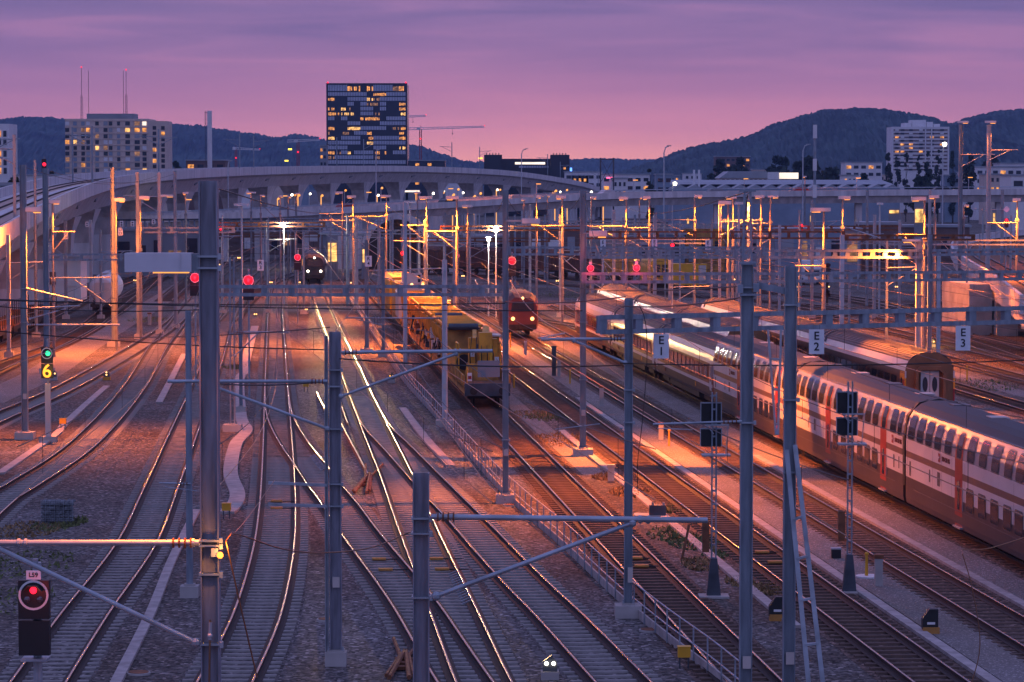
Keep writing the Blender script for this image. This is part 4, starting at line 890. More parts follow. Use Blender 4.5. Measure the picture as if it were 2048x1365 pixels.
def on_prof(P, z):
    for (x0, z0), (x1, z1) in zip(P, P[1:]):
        if z0 <= z <= z1: return x0 + (x1 - x0) * (z - z0) / (z1 - z0)
    return P[-1][0]
def rounded(prof_z, y0, y1, off, side, P, cut=.12):
    """rounded window patch between heights on profile"""
    z0, z1 = prof_z; zs = [z0, z0 + cut * .3, z0 + cut] + [z0 + cut + (z1 - z0 - 2 * cut) * k / 4 for k in range(1, 4)] + [z1 - cut, z1 - cut * .3, z1]
    ins = [cut, cut * .3, 0, 0, 0, 0, 0, cut * .3, cut]
    b = MB(); vs = []
    for z, i in zip(zs, ins): x = on_prof(P, z) + off; vs += [(side * x, y0 + i, z), (side * x, y1 - i, z)]
    k = len(zs); fs = [(2 * i, 2 * i + 1, 2 * i + 3, 2 * i + 2) if side < 0 else (2 * i + 2, 2 * i + 3, 2 * i + 1, 2 * i) for i in range(k - 1)]
    return b.add(vs, fs)
def window(t, z, y0, y1, side, P, frame='frame_dark', pane='glass', cut=.14):
    f = part('window', rounded(z, y0, y1, .012, side, P, cut), frame, t)
    part('pane', rounded((z[0] + .05, z[1] - .05), y0 + .05, y1 - .05, .022, side, P, cut * .85), pane, f)
def body(t, P, mats, half, roofm):
    n = len(P); prof = [(-x, z) for x, z in P] + [(x, z) for x, z in P[::-1]]
    used = list(dict.fromkeys(mats + [roofm, 'train_dark'])); b = MB(); m = len(prof)
    vs = [(x, -half, z) for x, z in prof] + [(x, half, z) for x, z in prof]; b.v = vs
    for i in range(m):
        j = (i + 1) % m; b.f.append((i, j, m + j, m + i))
        if i < n - 1: k = mats[i]
        elif i == n - 1: k = roofm
        elif i < m - 1: k = mats[m - 2 - i]
        else: k = 'train_dark'
        b.mi.append(used.index(k))
    b.f += [tuple(range(m - 1, -1, -1)), tuple(range(m, 2 * m))]; b.mi += [used.index(mats[1])] * 2
    return part('body', b, used, t)
def dd_coach(Yc, X0, label, logo, first=False):
    t = thing('double_deck_coach', label, 'railway coach', (X0 - .083 * Yc, Yc, .2), TH, 'coaches of the long front train'); H = 13.05
    body(t, DD, DDM, H, 'train_roof')
    doors = (3.6, -9.0)
    for side in (-1, 1):
        ys = []
        y = 12.4
        for y in [12.1, 10.5, 8.9, 7.3, 5.5, 3.6, 1.75, -.15, -2.05, -3.95, -5.6, -7.2, -9.0, -10.9, -12.2]:
            w = 1.18 if y not in doors and y > -12 else .8
            window(t, (2.98, 4.02), y - w / 2, y + w / 2, side, DD)
        for y in (1.75, -.15, -2.05, -3.95, -5.6, -7.2): window(t, (1.08, 2.02), y - .62, y + .62, side, DD)
        for y in doors:
            d = part('door', rounded((.42, 2.98), y - .62, y + .62, .008, side, DD, .02), 'red_paint', t); part('door_head', rounded((2.98, 3.9), y - .62, y - .40, .009, side, DD, .01), 'red_paint', d); part('door_head', rounded((2.98, 3.9), y + .40, y + .62, .009, side, DD, .01), 'red_paint', d)
            part('pane', rounded((1.05, 2.15), y - .2, y + .2, .016, side, DD, .08), 'glass', d)
        for y, z0, z1, w in ((12.2, 1.5, 2.1, .3), (8.6, 1.6, 2.1, .22), (7.0, 1.6, 2.15, .5), (-11.2, 1.55, 2.1, .22), (-12.2, 1.6, 2.1, .18)): part('service_panel', rounded((z0, z1), y - w / 2, y + w / 2, .01, side, DD, .02), 'frame_dark', t)
        ly = 6.9 if logo else -10.9
        lg = part('emblem', rounded((2.56, 2.9), ly - .19, ly + .19, .012, side, DD, .01), 'red_paint', t)
        rz = -PI / 2 if side < 0 else PI / 2
        lettering('+', .3, lg, (side * 1.425, ly, 2.72), rz, 'white'); lettering('SBB CFF FFS', .26, lg, (side * 1.415, ly + side * 1.15, 2.73), rz, 'wine')
        for y in (-12.6, -7.9, -4.85, 2.6, 4.75, 6.5, 8.1, 12.75): part('seam', rounded((.5, 2.9), y - .012, y + .012, .006, side, DD, .004), 'frame_dark', t)
        for y in doors: part('handle', MB().box((side * 1.425, y - .72, 1.5), (.03, .04, .9)), 'silver', t); part('step', MB().box((side * 1.43, y, .38), (.12, 1.2, .06)), 'silver', t)
        part('drip_rail', MB().box((side * 1.10, 0, 4.16), (.05, H * 2 - .3, .05)), 'silver', t)
        part('step_line', MB().box((side * 1.405, 0, .98), (.01, H * 2 - 3, .03)), 'frame_dark', t)
    for y in (10.5, 4.2, -3.2, -9.6): part('roof_hatch', MB().box((.25, y, 4.53), (.7, .9, .06)), 'cream' if y in (4.2, -9.6) else 'frame_dark', t)
    part('gangway', MB().prism([(-1.22, .6), (1.22, .6), (1.26, 3.0), (1.1, 3.8), (.75, 4.25), (-.75, 4.25), (-1.1, 3.8), (-1.26, 3.0)], -H - .24, -H), 'rubber', t)
    if not first: part('gangway', MB().prism([(-1.22, .6), (1.22, .6), (1.26, 3.0), (1.1, 3.8), (.75, 4.25), (-.75, 4.25), (-1.1, 3.8), (-1.26, 3.0)], H, H + .24), 'rubber', t)
    part('gangway_hood', MB().prism([(-1.40, 1.0), (-1.42, 3.0), (-1.26, 3.9), (-.8, 4.45), (0, 4.58), (.8, 4.45), (1.26, 3.9), (1.42, 3.0), (1.40, 1.0), (1.36, 1.0), (1.38, 3.0), (1.2, 3.85), (.77, 4.38), (0, 4.5), (-.77, 4.38), (-1.2, 3.85), (-1.38, 3.0), (-1.36, 1.0)], -H - .27, -H + .12), 'black', t)
    for y in (9.6, -9.6): bogie(t, y)
    part('underframe', MB().box((0, 0, .42), (2.4, 14.5, .3)), 'under', t)
SD = [(1.30, .72), (1.38, .9), (1.41, 1.35), (1.41, 1.55), (1.40, 2.75), (1.38, 2.98), (1.34, 3.22), (1.20, 3.55), (.95, 3.80), (.6, 3.97), (.3, 4.03)]
def sd_coach(Yc, X0, label, style, end=False, group='coaches of the long front train', half=13.0):
    t = thing('passenger_coach', label, 'railway coach', (X0 - .083 * Yc, Yc, .2), TH, group); H = half
    if style == 'white': mats = ['train_brown', 'train_brown', 'white_paint', 'wine', 'white_paint', 'white_paint', 'white_paint', 'roof_ribbed', 'roof_ribbed', 'roof_ribbed']
    else: mats = ['under', 'train_dark', 'train_dark', 'train_dark', 'train_dark', 'white_paint', 'white_paint', 'roof_ribbed', 'roof_ribbed', 'roof_ribbed']
    body(t, SD, mats, H, 'roof_ribbed')
    rb = MB()
    for k in range(-9, 10):
        x = k * .128; z = on_prof(SD, 3.25) and max(0, 0)
        zz = None
        for (x0, z0), (x1, z1) in zip(SD, SD[1:]):
            if x1 <= abs(x) <= x0 and z0 > 3.0: zz = z0 + (z1 - z0) * (x0 - abs(x)) / (x0 - x1 + 1e-6)
        if zz is None: zz = 4.03
        rb.box((x, 0, zz + .01), (.03, H * 2 - .6, .05))
    part('roof_ribs', rb, 'roof_ribbed', t)
    for side in (-1, 1):
        n = 12
        for k in range(n):
            y = -10.2 + 20.4 * k / (n - 1); window(t, (1.68, 2.66), y - .78, y + .78, side, SD, 'wine' if style == 'white' else 'train_dark', cut=.1)
        for y in (-12.2, 12.2):
            d = part('door', rounded((.8, 2.9), y - .42, y + .42, .01, side, SD, .03), 'red_paint' if style != 'white' else 'white_paint', t); part('pane', rounded((1.7, 2.6), y - .2, y + .2, .02, side, SD, .06), 'glass', d)
        if style == 'white':
            lg = part('emblem', rounded((1.02, 1.3), 8.2, 8.5, .012, side, SD, .01), 'red_paint', t); lettering('SBB', .26, lg, (side * 1.425, 8.35 + side * .6, 1.16), -PI / 2 if side < 0 else PI / 2, 'wine')
            part('warning_plate', rounded((1.02, 1.3), -6.2, -5.8, .012, side, SD, .01), 'yellow_clean', t)
        else:
            part('end_band', rounded((.95, 2.9), -12.98, -12.72, .012, side, SD, .01), 'red_paint', t); part('end_band', rounded((2.5, 2.95), -12.98, -11.72, .009, side, SD, .01), 'yellow', t)
        part('roof_pipe', MB().tube([(side * 1.3, 11.6, 3.35), (side * 1.2, 11.7, 3.62), (side * .9, 11.75, 3.9), (side * .4, 11.75, 4.06)], .045).tube([(side * 1.3, 11.2, 3.35), (side * 1.22, 11.25, 3.6)], .07), 'frame_dark', t)
    arch = [(-1.36, .95), (-1.40, 2.9), (-1.18, 3.55), (-.6, 3.95), (0, 4.03), (.6, 3.95), (1.18, 3.55), (1.40, 2.9), (1.36, .95)]
    part('end_panel', MB().prism(arch, -H - .06, -H), 'gangway', t)
    g = part('gangway', MB().prism([(-.85, .85), (-.85, 2.95), (-.6, 3.25), (.6, 3.25), (.85, 2.95), (.85, .85), (.7, .85), (.7, 2.85), (.5, 3.05), (-.5, 3.05), (-.7, 2.85), (-.7, .85)], -H - .42, -H - .02), 'rubber' if not end else 'gangway', t)
    for s in (-1, 1):
        d = part('end_door', MB().box((s * .27, -H - .1, 1.95), (.5, .06, 2.1)), 'white_paint', t); ov = [(s * .27 + .15 * math.cos(a), 2.25 + .42 * math.sin(a)) for a in [2 * PI * k / 16 for k in range(16)]]
        part('pane', MB().prism(ov, -H - .145, -H - .125), 'glass', d)
        part('corner_band', MB().box((s * 1.37, -H - .08, 1.5), (.08, .05, 1.0)), 'red_paint', t); part('corner_band', MB().box((s * 1.38, -H - .08, 2.3), (.08, .05, .6)), 'yellow' if not style == 'white' else 'white_paint', t); part('corner_band', MB().box((s * 1.37, -H - .08, 2.8), (.08, .05, .4)), 'white_paint', t)
    part('gangway', MB().prism([(-.85, .85), (-.85, 2.95), (-.6, 3.25), (.6, 3.25), (.85, 2.95), (.85, .85)], H, H + .4), 'rubber', t)
    for y in (9.3, -9.3): bogie(t, y)
    part('underframe', MB().box((0, 0, .6), (2.5, 13, .5)), 'under', t)
X11 = 27.95
dd_coach(110.7, X11, 'nearest double-deck coach, cut off by the right frame edge', True)
dd_coach(137.2, X11, 'middle double-deck coach between the two black joints', False)
dd_coach(163.7, X11, 'farthest double-deck coach, behind the propped masts', True, True)
sd_coach(190.0, X11, 'white coach with wine red windows coupled to the double-deck coaches', 'white')
sd_coach(216.2, X11, 'white single-deck coach behind the E 1 sign mast', 'white')
sd_coach(242.4, X11, 'tail coach of the front train, with the orange-lit white side', 'white')
gB = 'coaches of the train in the middle row'
sd_coach(213.5, 32.4, 'middle row coach with its brown end under the E 2 sign girder', 'dark', True, gB); sd_coach(239.8, 32.4, 'middle row coach with pink-lit roof edge, second in its row', 'dark', False, gB); sd_coach(266, 32.4, 'farthest coach of the middle row', 'dark', False, gB)
gC = 'coaches of the train in the back row'
sd_coach(180.2, 37.2, 'dark coach with the open brown end and white doors', 'dark', True, gC); sd_coach(206.5, 37.2, 'dark coach behind the second hanging sign', 'dark', False, gC); sd_coach(232.8, 37.2, 'dark coach with the orange-lit roof, farthest of the back row', 'dark', False, gC)
# ------------------------------------------------------------------ oncoming train with lit headlights, and the small red shunter
def front_train(Y, label, name='electric_train', m='loco_red', lights='lamp_white', L=25.0, track_key='M1', cat='train'):
    path = TR[track_key]; i = min(range(len(path)), key=lambda k: abs(path[k].y - Y)); j = min(len(path) - 1, i + int(L / .25)); p, q = path[i], path[j]
    rz = math.atan2((q - p).y, (q - p).x) - PI / 2
    t = thing(name, label, cat, (p.x, p.y, .2), rz)
    prof = [(-1.35, .6), (-1.45, 1.1), (-1.45, 2.9), (-1.25, 3.5), (-.8, 3.85), (.8, 3.85), (1.25, 3.5), (1.45, 2.9), (1.45, 1.1), (1.35, .6)]
    b = MB(); n = len(prof); rings = [(-.0, .86, .0), (.5, .97, 0), (1.2, 1, 0), (L, 1, 0)]
    for y, s, _ in rings: b.v += [(x * s, y, .6 + (z - .6) * (s if z > 2.5 else 1)) for x, z in prof]
    for k in range(len(rings) - 1):
        for a in range(n): c = (a + 1) % n; b.f.append((k * n + a, k * n + c, (k + 1) * n + c, (k + 1) * n + a)); b.mi.append(1 if 3 <= a <= 5 else 0)
    b.f += [tuple(range(n - 1, -1, -1)), tuple(3 * n + a for a in range(n))]; b.mi += [0, 0]
    part('body', b, [m, 'train_roof'], t)
    part('windscreen', MB().prism([(-1.0, 2.2), (1.0, 2.2), (.9, 3.05), (-.9, 3.05)], -.05, .0), 'glass', t)
    part('buffer_beam', MB().box((0, -.05, .85), (2.4, .2, .4)), 'under', t)
    for s in (-1, 1): part('buffer', MB().tube([(s * .87, -.6, .85), (s * .87, 0, .85)], .12).disc((s * .87, -.62, .85), .24), 'under', t)
    for s in (-1, 1): part('headlight', MB().ball((s * .85, -.08, 1.55), .17, 10, 6, (1, .5, 1)), lights, t)
    part('headlight', MB().ball((0, -.08, 3.35), .13, 10, 6, (1, .5, 1)), lights, t)
    for s in (-1, 1):
        for k in range(6): part('window', MB().box((s * 1.455, 4 + k * 3.2, 2.3), (.02, 1.9, .8)), 'win_lit' if name == 'electric_train' else 'glass', t)
    for y in (3.5, L - 3.5): bogie(t, y)
    part('pantograph', MB().bar((-.6, 6, 3.9), (0, 8, 4.6), .05).bar((.6, 6, 3.9), (0, 8, 4.6), .05).bar((0, 8, 4.6), (0, 6.6, 5.4), .05).bar((-.8, 6.6, 5.42), (.8, 6.6, 5.42), .06), 'steel_dark', t)
    return t, p, rz
tr, p0, rz = front_train(400, 'oncoming train with three bright headlights on the main line', m='train_dark')
d = Vector((math.sin(rz), -math.cos(rz), 0))
for s in (-1, 1):
    h = p0 + d * .5 + Vector((math.cos(rz), math.sin(rz), 0)) * (s * .85) + Vector((0, 0, 1.55)); lamp('SPOT', h, 700000, (1, .58, .24), .15, h + d * 260 + Vector((0, 0, -1.5)), 2.1, .95, 'headlight_beam')
h = p0 + d * .5 + Vector((0, 0, 3.3)); lamp('SPOT', h, 500000, (1, .62, .28), .13, h + d * 220 + Vector((0, 0, -3.2)), 2.1, .95, 'headlight_beam')
front_train(262, 'small red shunting engine with one lamp lit, left of the parked coaches', 'shunting_engine', lights='lamp_warm', m='wine', L=8.5, track_key='T10', cat='locomotive')
p = TR['T10'][int((255 - 80) / .251)]; lamp('SPOT', Vector((p.x, 261, 1.8)), 15000, (1, .55, .2), .15, Vector((p.x + 5, 200, 0)), 14, .9, 'headlight_beam')
# ------------------------------------------------------------------ yellow works train on T8
def frame(t, L, W_=2.7, z=1.05, m='yellow_dirty'):
    part('underframe', MB().box((0, 0, z), (W_, L, .3)).box((-W_ / 2 + .05, 0, z - .15), (.1, L, .45)).box((W_ / 2 - .05, 0, z - .15), (.1, L, .45)), m, t)
    for y in (L / 2 - 2.4, -L / 2 + 2.4): bogie(t, y)
    for y in (-L / 2, L / 2):
        for s in (-1, 1): part('buffer', MB().tube([(s * .87, y, .95), (s * .87, y + (.5 if y > 0 else -.5), .95)], .11).disc((s * .87, y + (.52 if y > 0 else -.52), .95), .23), 'under', t)
T8 = lambda Y: (13.25 - .0815 * (Y - 4), Y - 4, .2)
RZ8 = math.atan(.0815)
gw = 'vehicles of the yellow works train'
def conveyor_wagon(Y, label, seed, L=14.6):
    r = random.Random(seed); t = thing('conveyor_wagon', label, 'works wagon', T8(Y), RZ8, gw); frame(t, L)
    hp = MB(); hp.prism([(-.75, 1.3), (.75, 1.3), (1.32, 2.9), (1.32, 3.45), (-1.32, 3.45), (-1.32, 2.9)], -L / 2 + .9, L / 2 - .5)
    part('hopper', hp, 'yellow_dirty', t)
    for s in (-1, 1):
        k = -L / 2 + 1.2
        while k < L / 2 - .6: part('side_rib', MB().prism([(s * .78, 1.3), (s * .9, 1.3), (s * 1.42, 2.9), (s * 1.42, 3.46), (s * 1.3, 3.46), (s * 1.3, 2.95)], k - .06, k + .06), 'yellow', t); k += 1.05
        for k in range(18):
            y = r.uniform(-L / 2 + .8, L / 2 - .8); part('machine_box', MB().box((s * r.uniform(1.0, 1.32), y, r.uniform(1.4, 2.5)), (r.uniform(.2, .5), r.uniform(.3, 1.1), r.uniform(.3, .8))), r.choice(['under', 'steel_dark', 'yellow_dirty', 'yellow', 'cream', 'rust']), t)
        for k in range(8):
            y = r.uniform(-L / 2 + 1, L / 2 - 2); z = r.uniform(1.4, 2.9); part('hose', MB().tube([(s * 1.38, y, z), (s * 1.46, y + r.uniform(.3, .7), z - .4), (s * 1.4, y + r.uniform(.8, 1.5), z - r.uniform(-.3, .7))], .05), r.choice(['black', 'yellow_clean', 'under']), t)
    tf = part('conveyor_frame', MB().bar((-1.25, -L / 2 + .3, 3.78), (-1.25, L / 2 - .2, 3.78), .12, .16).bar((1.25, -L / 2 + .3, 3.78), (1.25, L / 2 - .2, 3.78), .12, .16), 'yellow', t)
    for k in range(12): part('crossbar', MB().box((0, -L / 2 + .45 + k * (L - .9) / 11, 3.80), (2.5, .2, .12)), 'yellow_clean', tf)
    for s in (-1, 1):
        for k in range(4): part('frame_post', MB().bar((s * 1.22, -L / 2 + 1.5 + k * (L - 3) / 3, 3.4), (s * 1.25, -L / 2 + 1.5 + k * (L - 3) / 3, 3.72), .09), 'yellow', tf)
    part('belt', MB().box((0, 0, 3.58), (2.3, L - 1.0, .05)), 'under', tf)
    part('drum', MB().tube([(-1.0, -L / 2 + .35, 3.72), (1.0, -L / 2 + .35, 3.72)], .22, 12), 'steel_dark', tf)
    return t
conveyor_wagon(214, 'yellow conveyor wagon with an orange-lit slatted top, next to the crane wagon', 3)
conveyor_wagon(230.5, 'second yellow conveyor wagon with slatted top, behind the pale round mast', 4)
conveyor_wagon(247, 'third yellow conveyor wagon with a dimmer slatted top', 5)
conveyor_wagon(263.5, 'yellow conveyor wagon nearest the works train cab', 6)
# crane wagon at the head
t = thing('crane_wagon', 'yellow crane wagon with a grey buffer plate at the head of the works train', 'works wagon', T8(195), RZ8, gw); L = 20.5; frame(t, L)
part('deck', MB().box((0, 0, 1.25), (2.75, L - .3, .1)), 'rust', t)
for s in (-1, 1): part('side_board', MB().box((s * 1.38, -3.5, 1.55), (.07, 12.5, .55)), 'yellow_dirty', t)
for s in (-1, 1):
    for k in range(9): part('board_post', MB().box((s * 1.43, -9.5 + k * 1.5, 1.5), (.05, .09, .7)), 'yellow_dirty', t)
part('head_plate', MB().box((.15, -L / 2 + .9, 2.2), (1.35, .08, 1.0)), 'grey_wall', t)
part('buffer_beam', MB().box((0, -L / 2 - .02, 1.0), (2.75, .24, .75)), 'steel_dark', t)
hrb = MB()
for s in (-1, 1): hrb.tube([(s * 1.2, -L / 2 + .5, 1.3), (s * 1.2, -L / 2 + .5, 2.5)], .035).tube([(s * 1.2, -L / 2 + .5, 2.5), (s * .75, -L / 2 + .5, 2.5)], .035)
part('handrail', hrb, 'yellow_clean', t)
for s in (-1, 1): part('tail_sign', MB().box((s * 1.05, -L / 2 + .35, 1.75), (.26, .04, .5)), 'white', t); part('tail_sign', MB().box((s * 1.05, -L / 2 + .32, 1.72), (.2, .02, .2)), 'red_paint', t)
part('crane_base', MB().prism([(-1.0, 1.3), (1.0, 1.3), (.8, 2.3), (-.8, 2.3)], -6.3, -3.9), 'yellow_dirty', t)
cr = part('crane_column', MB().box((.25, -5.0, 3.2), (.8, .9, 2.0)).box((-.55, -4.6, 3.0), (.45, .6, 1.7)).box((.85, -4.7, 3.0), (.3, .8, 1.6)), 'yellow', t)
part('crane_arm', MB().bar((.25, -5.0, 3.9), (.5, -2.2, 4.3), .4, .35).bar((-.4, -4.8, 3.6), (-.2, -1.8, 4.1), .25, .25), 'yellow', cr)
part('hydraulic_ram', MB().tube([(.6, -5.6, 1.6), (.55, -5.3, 3.7)], .12).tube([(-.1, -5.55, 1.7), (0, -5.3, 3.4)], .09), 'yellow_clean', cr)
for k in range(5): part('hose', MB().tube([(-.7 + .35 * k, -5.4, 2.2), (-.75 + .36 * k, -5.7, 2.9), (-.6 + .3 * k, -5.2, 3.9)], .035), 'black', cr)
part('cab', MB().box((.85, -1.6, 3.0), (.95, 1.6, 1.6)), 'yellow', t); part('cab_window', MB().box((.85, -2.42, 3.2), (.7, .03, .8)), 'glass', t); part('roof_panel', MB().box((.85, -1.6, 3.86), (1.15, 1.9, .1)), 'cream', t)
part('engine_box', MB().box((-.5, -1.2, 2.1), (1.4, 2.4, 1.6)), 'yellow_dirty', t); part('fan', MB().tube([(-.9, -2.45, 2.2), (-.9, -2.38, 2.2)], .5, 16), 'black', t)
for x, z in ((-.55, 2.9), (.92, 2.5)): s_ = part('warning_plate', MB().box((x, -5.62 if x > 0 else -5.0, z), (.26, .03, .42)), 'white', t); part('flash', MB().bar((x - .05, -5.65 if x > 0 else -5.03, z + .12), (x + .04, -5.65 if x > 0 else -5.03, z), .05, .02).bar((x + .05, -5.65 if x > 0 else -5.03, z), (x - .04, -5.65 if x > 0 else -5.03, z - .12), .05, .02), 'red_paint', s_)
part('load_trough', MB().prism([(-1.2, 1.35), (1.2, 1.35), (1.3, 2.6), (1.2, 2.6), (1.1, 1.5), (-1.1, 1.5), (-1.2, 2.6), (-1.3, 2.6)], .4, 9.6), 'yellow', t)
part('spoil', MB().prism([(-1.1, 1.5), (1.1, 1.5), (1.1, 1.95), (.3, 2.2), (-.5, 2.15), (-1.1, 1.9)], .5, 9.4), 'rust', t)
for s in (-1, 1): part('guard_post', MB().tube([(s * 1.3, -1.0, 1.3), (s * 1.3, -1.0, 3.4)], .045).tube([(s * 1.3, -3.4, 1.3), (s * 1.3, -3.4, 3.4)], .045).tube([(s * 1.3, -3.4, 3.4), (s * 1.3, -1.0, 3.4)], .045), 'yellow_clean', t)
# driving cab vehicle and yellow engine at the far end
t = thing('works_engine', 'pale cab vehicle of the works train with a dark window', 'works vehicle', T8(283), RZ8, gw); L = 17; frame(t, L)
part('cab', MB().prism([(-1.4, 1.2), (1.4, 1.2), (1.4, 3.4), (1.1, 4.0), (-1.1, 4.0), (-1.4, 3.4)], -7.9, -1.0), 'cream', t); w_ = part('windscreen', MB().box((.35, -7.93, 3.0), (1.2, .04, .8)), 'white', t); part('pane', MB().box((.35, -7.96, 3.0), (1.0, .03, .6)), 'glass', w_)
part('deckhouse', MB().prism([(-1.35, 1.2), (1.35, 1.2), (1.35, 4.1), (-1.35, 4.1)], -.9, 8.2), 'yellow', t); part('hazard_board', MB().box((.1, -1.0, 4.55), (1.9, .06, 1.0)), 'cream', t)
for k in range(2): part('vent', MB().box((.8, -1.05, 4.75 - k * .4), (.25, .03, .3)), 'black', t)
for s in (-1, 1): part('roof_lamp', MB().ball((s * .5 + .3, -7.6, 4.2), .14), 'lamp_warm', t)
t = thing('works_engine', 'bright yellow box wagon at the far end of the works train', 'works vehicle', T8(304), RZ8, gw); L = 19; frame(t, L)
part('body', MB().prism([(-1.42, 1.2), (1.42, 1.2), (1.42, 3.9), (1.1, 4.25), (-1.1, 4.25), (-1.42, 3.9)], -9.3, 9.3), 'yellow_clean', t)
for k in range(5): part('side_panel', MB().box((-1.44, -7.5 + k * 3.6, 2.5), (.05, 2.6, 1.8)), 'yellow', t)
part('end_door', MB().box((0, -9.34, 2.4), (.8, .05, 2.0)), 'yellow', t)
# ------------------------------------------------------------------ freight wagons and yellow engine crossing behind
def along(key, s):
    P = TR[key]; return P, min(len(P) - 1, int(s / .25))
def on_track(key, Yt, L):
    P = TR[key]; i = min(range(len(P)), key=lambda k: abs(P[k].x - Yt)); j = max(0, min(len(P) - 1, i + 8)); k0 = max(0, i - 8); d = P[j] - P[k0]; return Vector((P[i].x, P[i].y, .2)), math.atan2(d.y, d.x) - PI / 2
for k, px in enumerate((868, 930, 992, 1054, 1118, 1178)):
    Y = 425 - k * 5.5; c, rz = on_track('TF', XP(px, Y), 12)
    lbs = ('at the left end near the dark arch', 'with a faint white emblem', 'right below the bright white lamps', 'left of the red signal in a pale ring', 'behind the slender mast', 'next to the yellow hopper')
    t = thing('freight_wagon', 'dark red high-sided freight wagon ' + lbs[k], 'freight wagon', c, rz, 'dark red freight wagons'); L = 3.9
    part('body', MB().prism([(-1.35, 1.1), (1.35, 1.1), (1.42, 1.6), (1.42, 3.5), (.9, 4.0), (-.9, 4.0), (-1.42, 3.5), (-1.42, 1.6)], -L / 2 - 0, L / 2), 'freight_red', t)
    rb = MB()
    for s in (-1, 1):
        for j in range(5): rb.box((s * 1.44, -L / 2 + .3 + j * (L - .6) / 4, 2.5), (.07, .1, 2.0))
    part('side_rib', rb, 'freight_red', t); part('underframe', MB().box((0, 0, .95), (2.4, L + .2, .25)), 'under', t)
    for dy in (-1.2, 1.2): part('wheelset', MB().disc((-.76, dy, .46), .46, 14, .12, 'x').disc((.76, dy, .46), .46, 14, .12, 'x').tube([(-.76, dy, .46), (.76, dy, .46)], .08), 'under', t)
def block(name, label, cat, c, rz, group=None): return thing(name, label, cat, c, rz, group)
c, rz = on_track('TF', XP(1250, 390), 8); t = thing('hopper_wagon', 'brownish yellow round-topped hopper wagon left of the yellow engine', 'freight wagon', c, rz)
part('body', MB().prism([(-1.3, 1.1), (1.3, 1.1), (1.42, 2.0), (1.35, 3.3), (.9, 3.95), (-.9, 3.95), (-1.35, 3.3), (-1.42, 2.0)], -2.6, 2.6), 'yellow_dirty', t); part('underframe', MB().box((0, 0, .85), (2.4, 5.4, .4)), 'under', t); bogie(t, 0)
c = W(1322, 560, 372); c.z = .2; t = thing('yellow_engine', 'yellow railcar facing the camera with two windscreens', 'locomotive', c, .06)
part('body', MB().prism([(-1.4, .9), (1.4, .9), (1.42, 2.8), (1.2, 3.6), (.7, 3.95), (-.7, 3.95), (-1.2, 3.6), (-1.42, 2.8)], 0, 12), 'yellow_clean', t)
for s in (-1, 1): part('windscreen', MB().box((s * .55, -.03, 2.75), (.9, .05, .95)), 'glass', t); part('buffer', MB().tube([(s * .87, -.55, 1.0), (s * .87, 0, 1.0)], .12).disc((s * .87, -.58, 1.0), .25), 'under', t); part('headlamp', MB().disc((s * .85, -.03, 1.75), .13), 'cream', t)
part('grille', MB().box((-.5, -.03, 1.85), (.8, .05, .4)), 'black', t); part('buffer_beam', MB().box((0, -.05, 1.0), (2.5, .2, .5)), 'under', t); part('underframe', MB().box((0, 6, .6), (2.3, 11.5, .6)), 'under', t)
c = W(1376, 562, 366); c.z = .2; t = thing('container', 'yellow container with a paler end door behind the ladder girder', 'container', c, .03)
part('body', MB().box((0, 1.2, 2.2), (4.6, 2.4, 2.6)), 'yellow_clean', t); part('door', MB().box((1.75, -.03, 2.15), (.9, .05, 2.3)), 'cream', t); part('underframe', MB().box((0, 1.2, .6), (4.6, 2.2, .5)), 'under', t)
# ------------------------------------------------------------------ tank wagon and flat wagons at the left
def on_y(key, Y):
    P = TR[key]; i = min(range(len(P)), key=lambda k: abs(P[k].y - Y)); d = P[min(len(P) - 1, i + 12)] - P[max(0, i - 12)]; return Vector((P[i].x, P[i].y, .2)), math.atan2(d.y, d.x) - PI / 2
c, rz = on_y('T3', 310); t = thing('tank_wagon', 'white round-bellied tank wagon standing on the weedy siding', 'freight wagon', c, rz); L = 13
b = MB(); n = 20
rings = [(-L / 2, .70), (-L / 2 + .25, .86), (-L / 2 + 1.2, 1.0), (0, 1.03), (L / 2 - 1.2, 1.0), (L / 2, .8)]
for y, s in rings: b.v += [(1.48 * s * math.cos(2 * PI * k / n), y, 2.62 + 1.5 * s * math.sin(2 * PI * k / n)) for k in range(n)]
for k in range(5):
    for a in range(n): c_ = (a + 1) % n; b.f.append((k * n + a, k * n + c_, (k + 1) * n + c_, (k + 1) * n + a)); b.mi.append(0)
b.f += [tuple(range(n - 1, -1, -1)), tuple(5 * n + a for a in range(n))]; b.mi += [0, 0]
part('tank', b, 'pale_wall', t, smooth=False)
part('end_bulkhead', MB().prism([(-.75, 1.1), (.75, 1.1), (.75, 3.3), (-.75, 3.3)], -L / 2 - .12, -L / 2 - .02), 'cream', t)
for s in (-1, 1): part('bulkhead_stay', MB().bar((s * 1.25, -L / 2 - .1, 1.1), (s * .85, -L / 2 - .1, 2.0), .1), 'steel', t)
part('underframe', MB().box((0, 0, 1.0), (2.5, L + .8, .3)), 'under', t); part('walkway', MB().box((0, 0, 4.18), (.6, L - 2, .05)), 'galv', t)
for s in (-1, 1): part('buffer', MB().tube([(s * .87, -L / 2 - 1.0, 1.0), (s * .87, -L / 2 - .4, 1.0)], .12).disc((s * .87, -L / 2 - 1.02, 1.0), .24), 'under', t)
for y in (-4, 4): bogie(t, y)
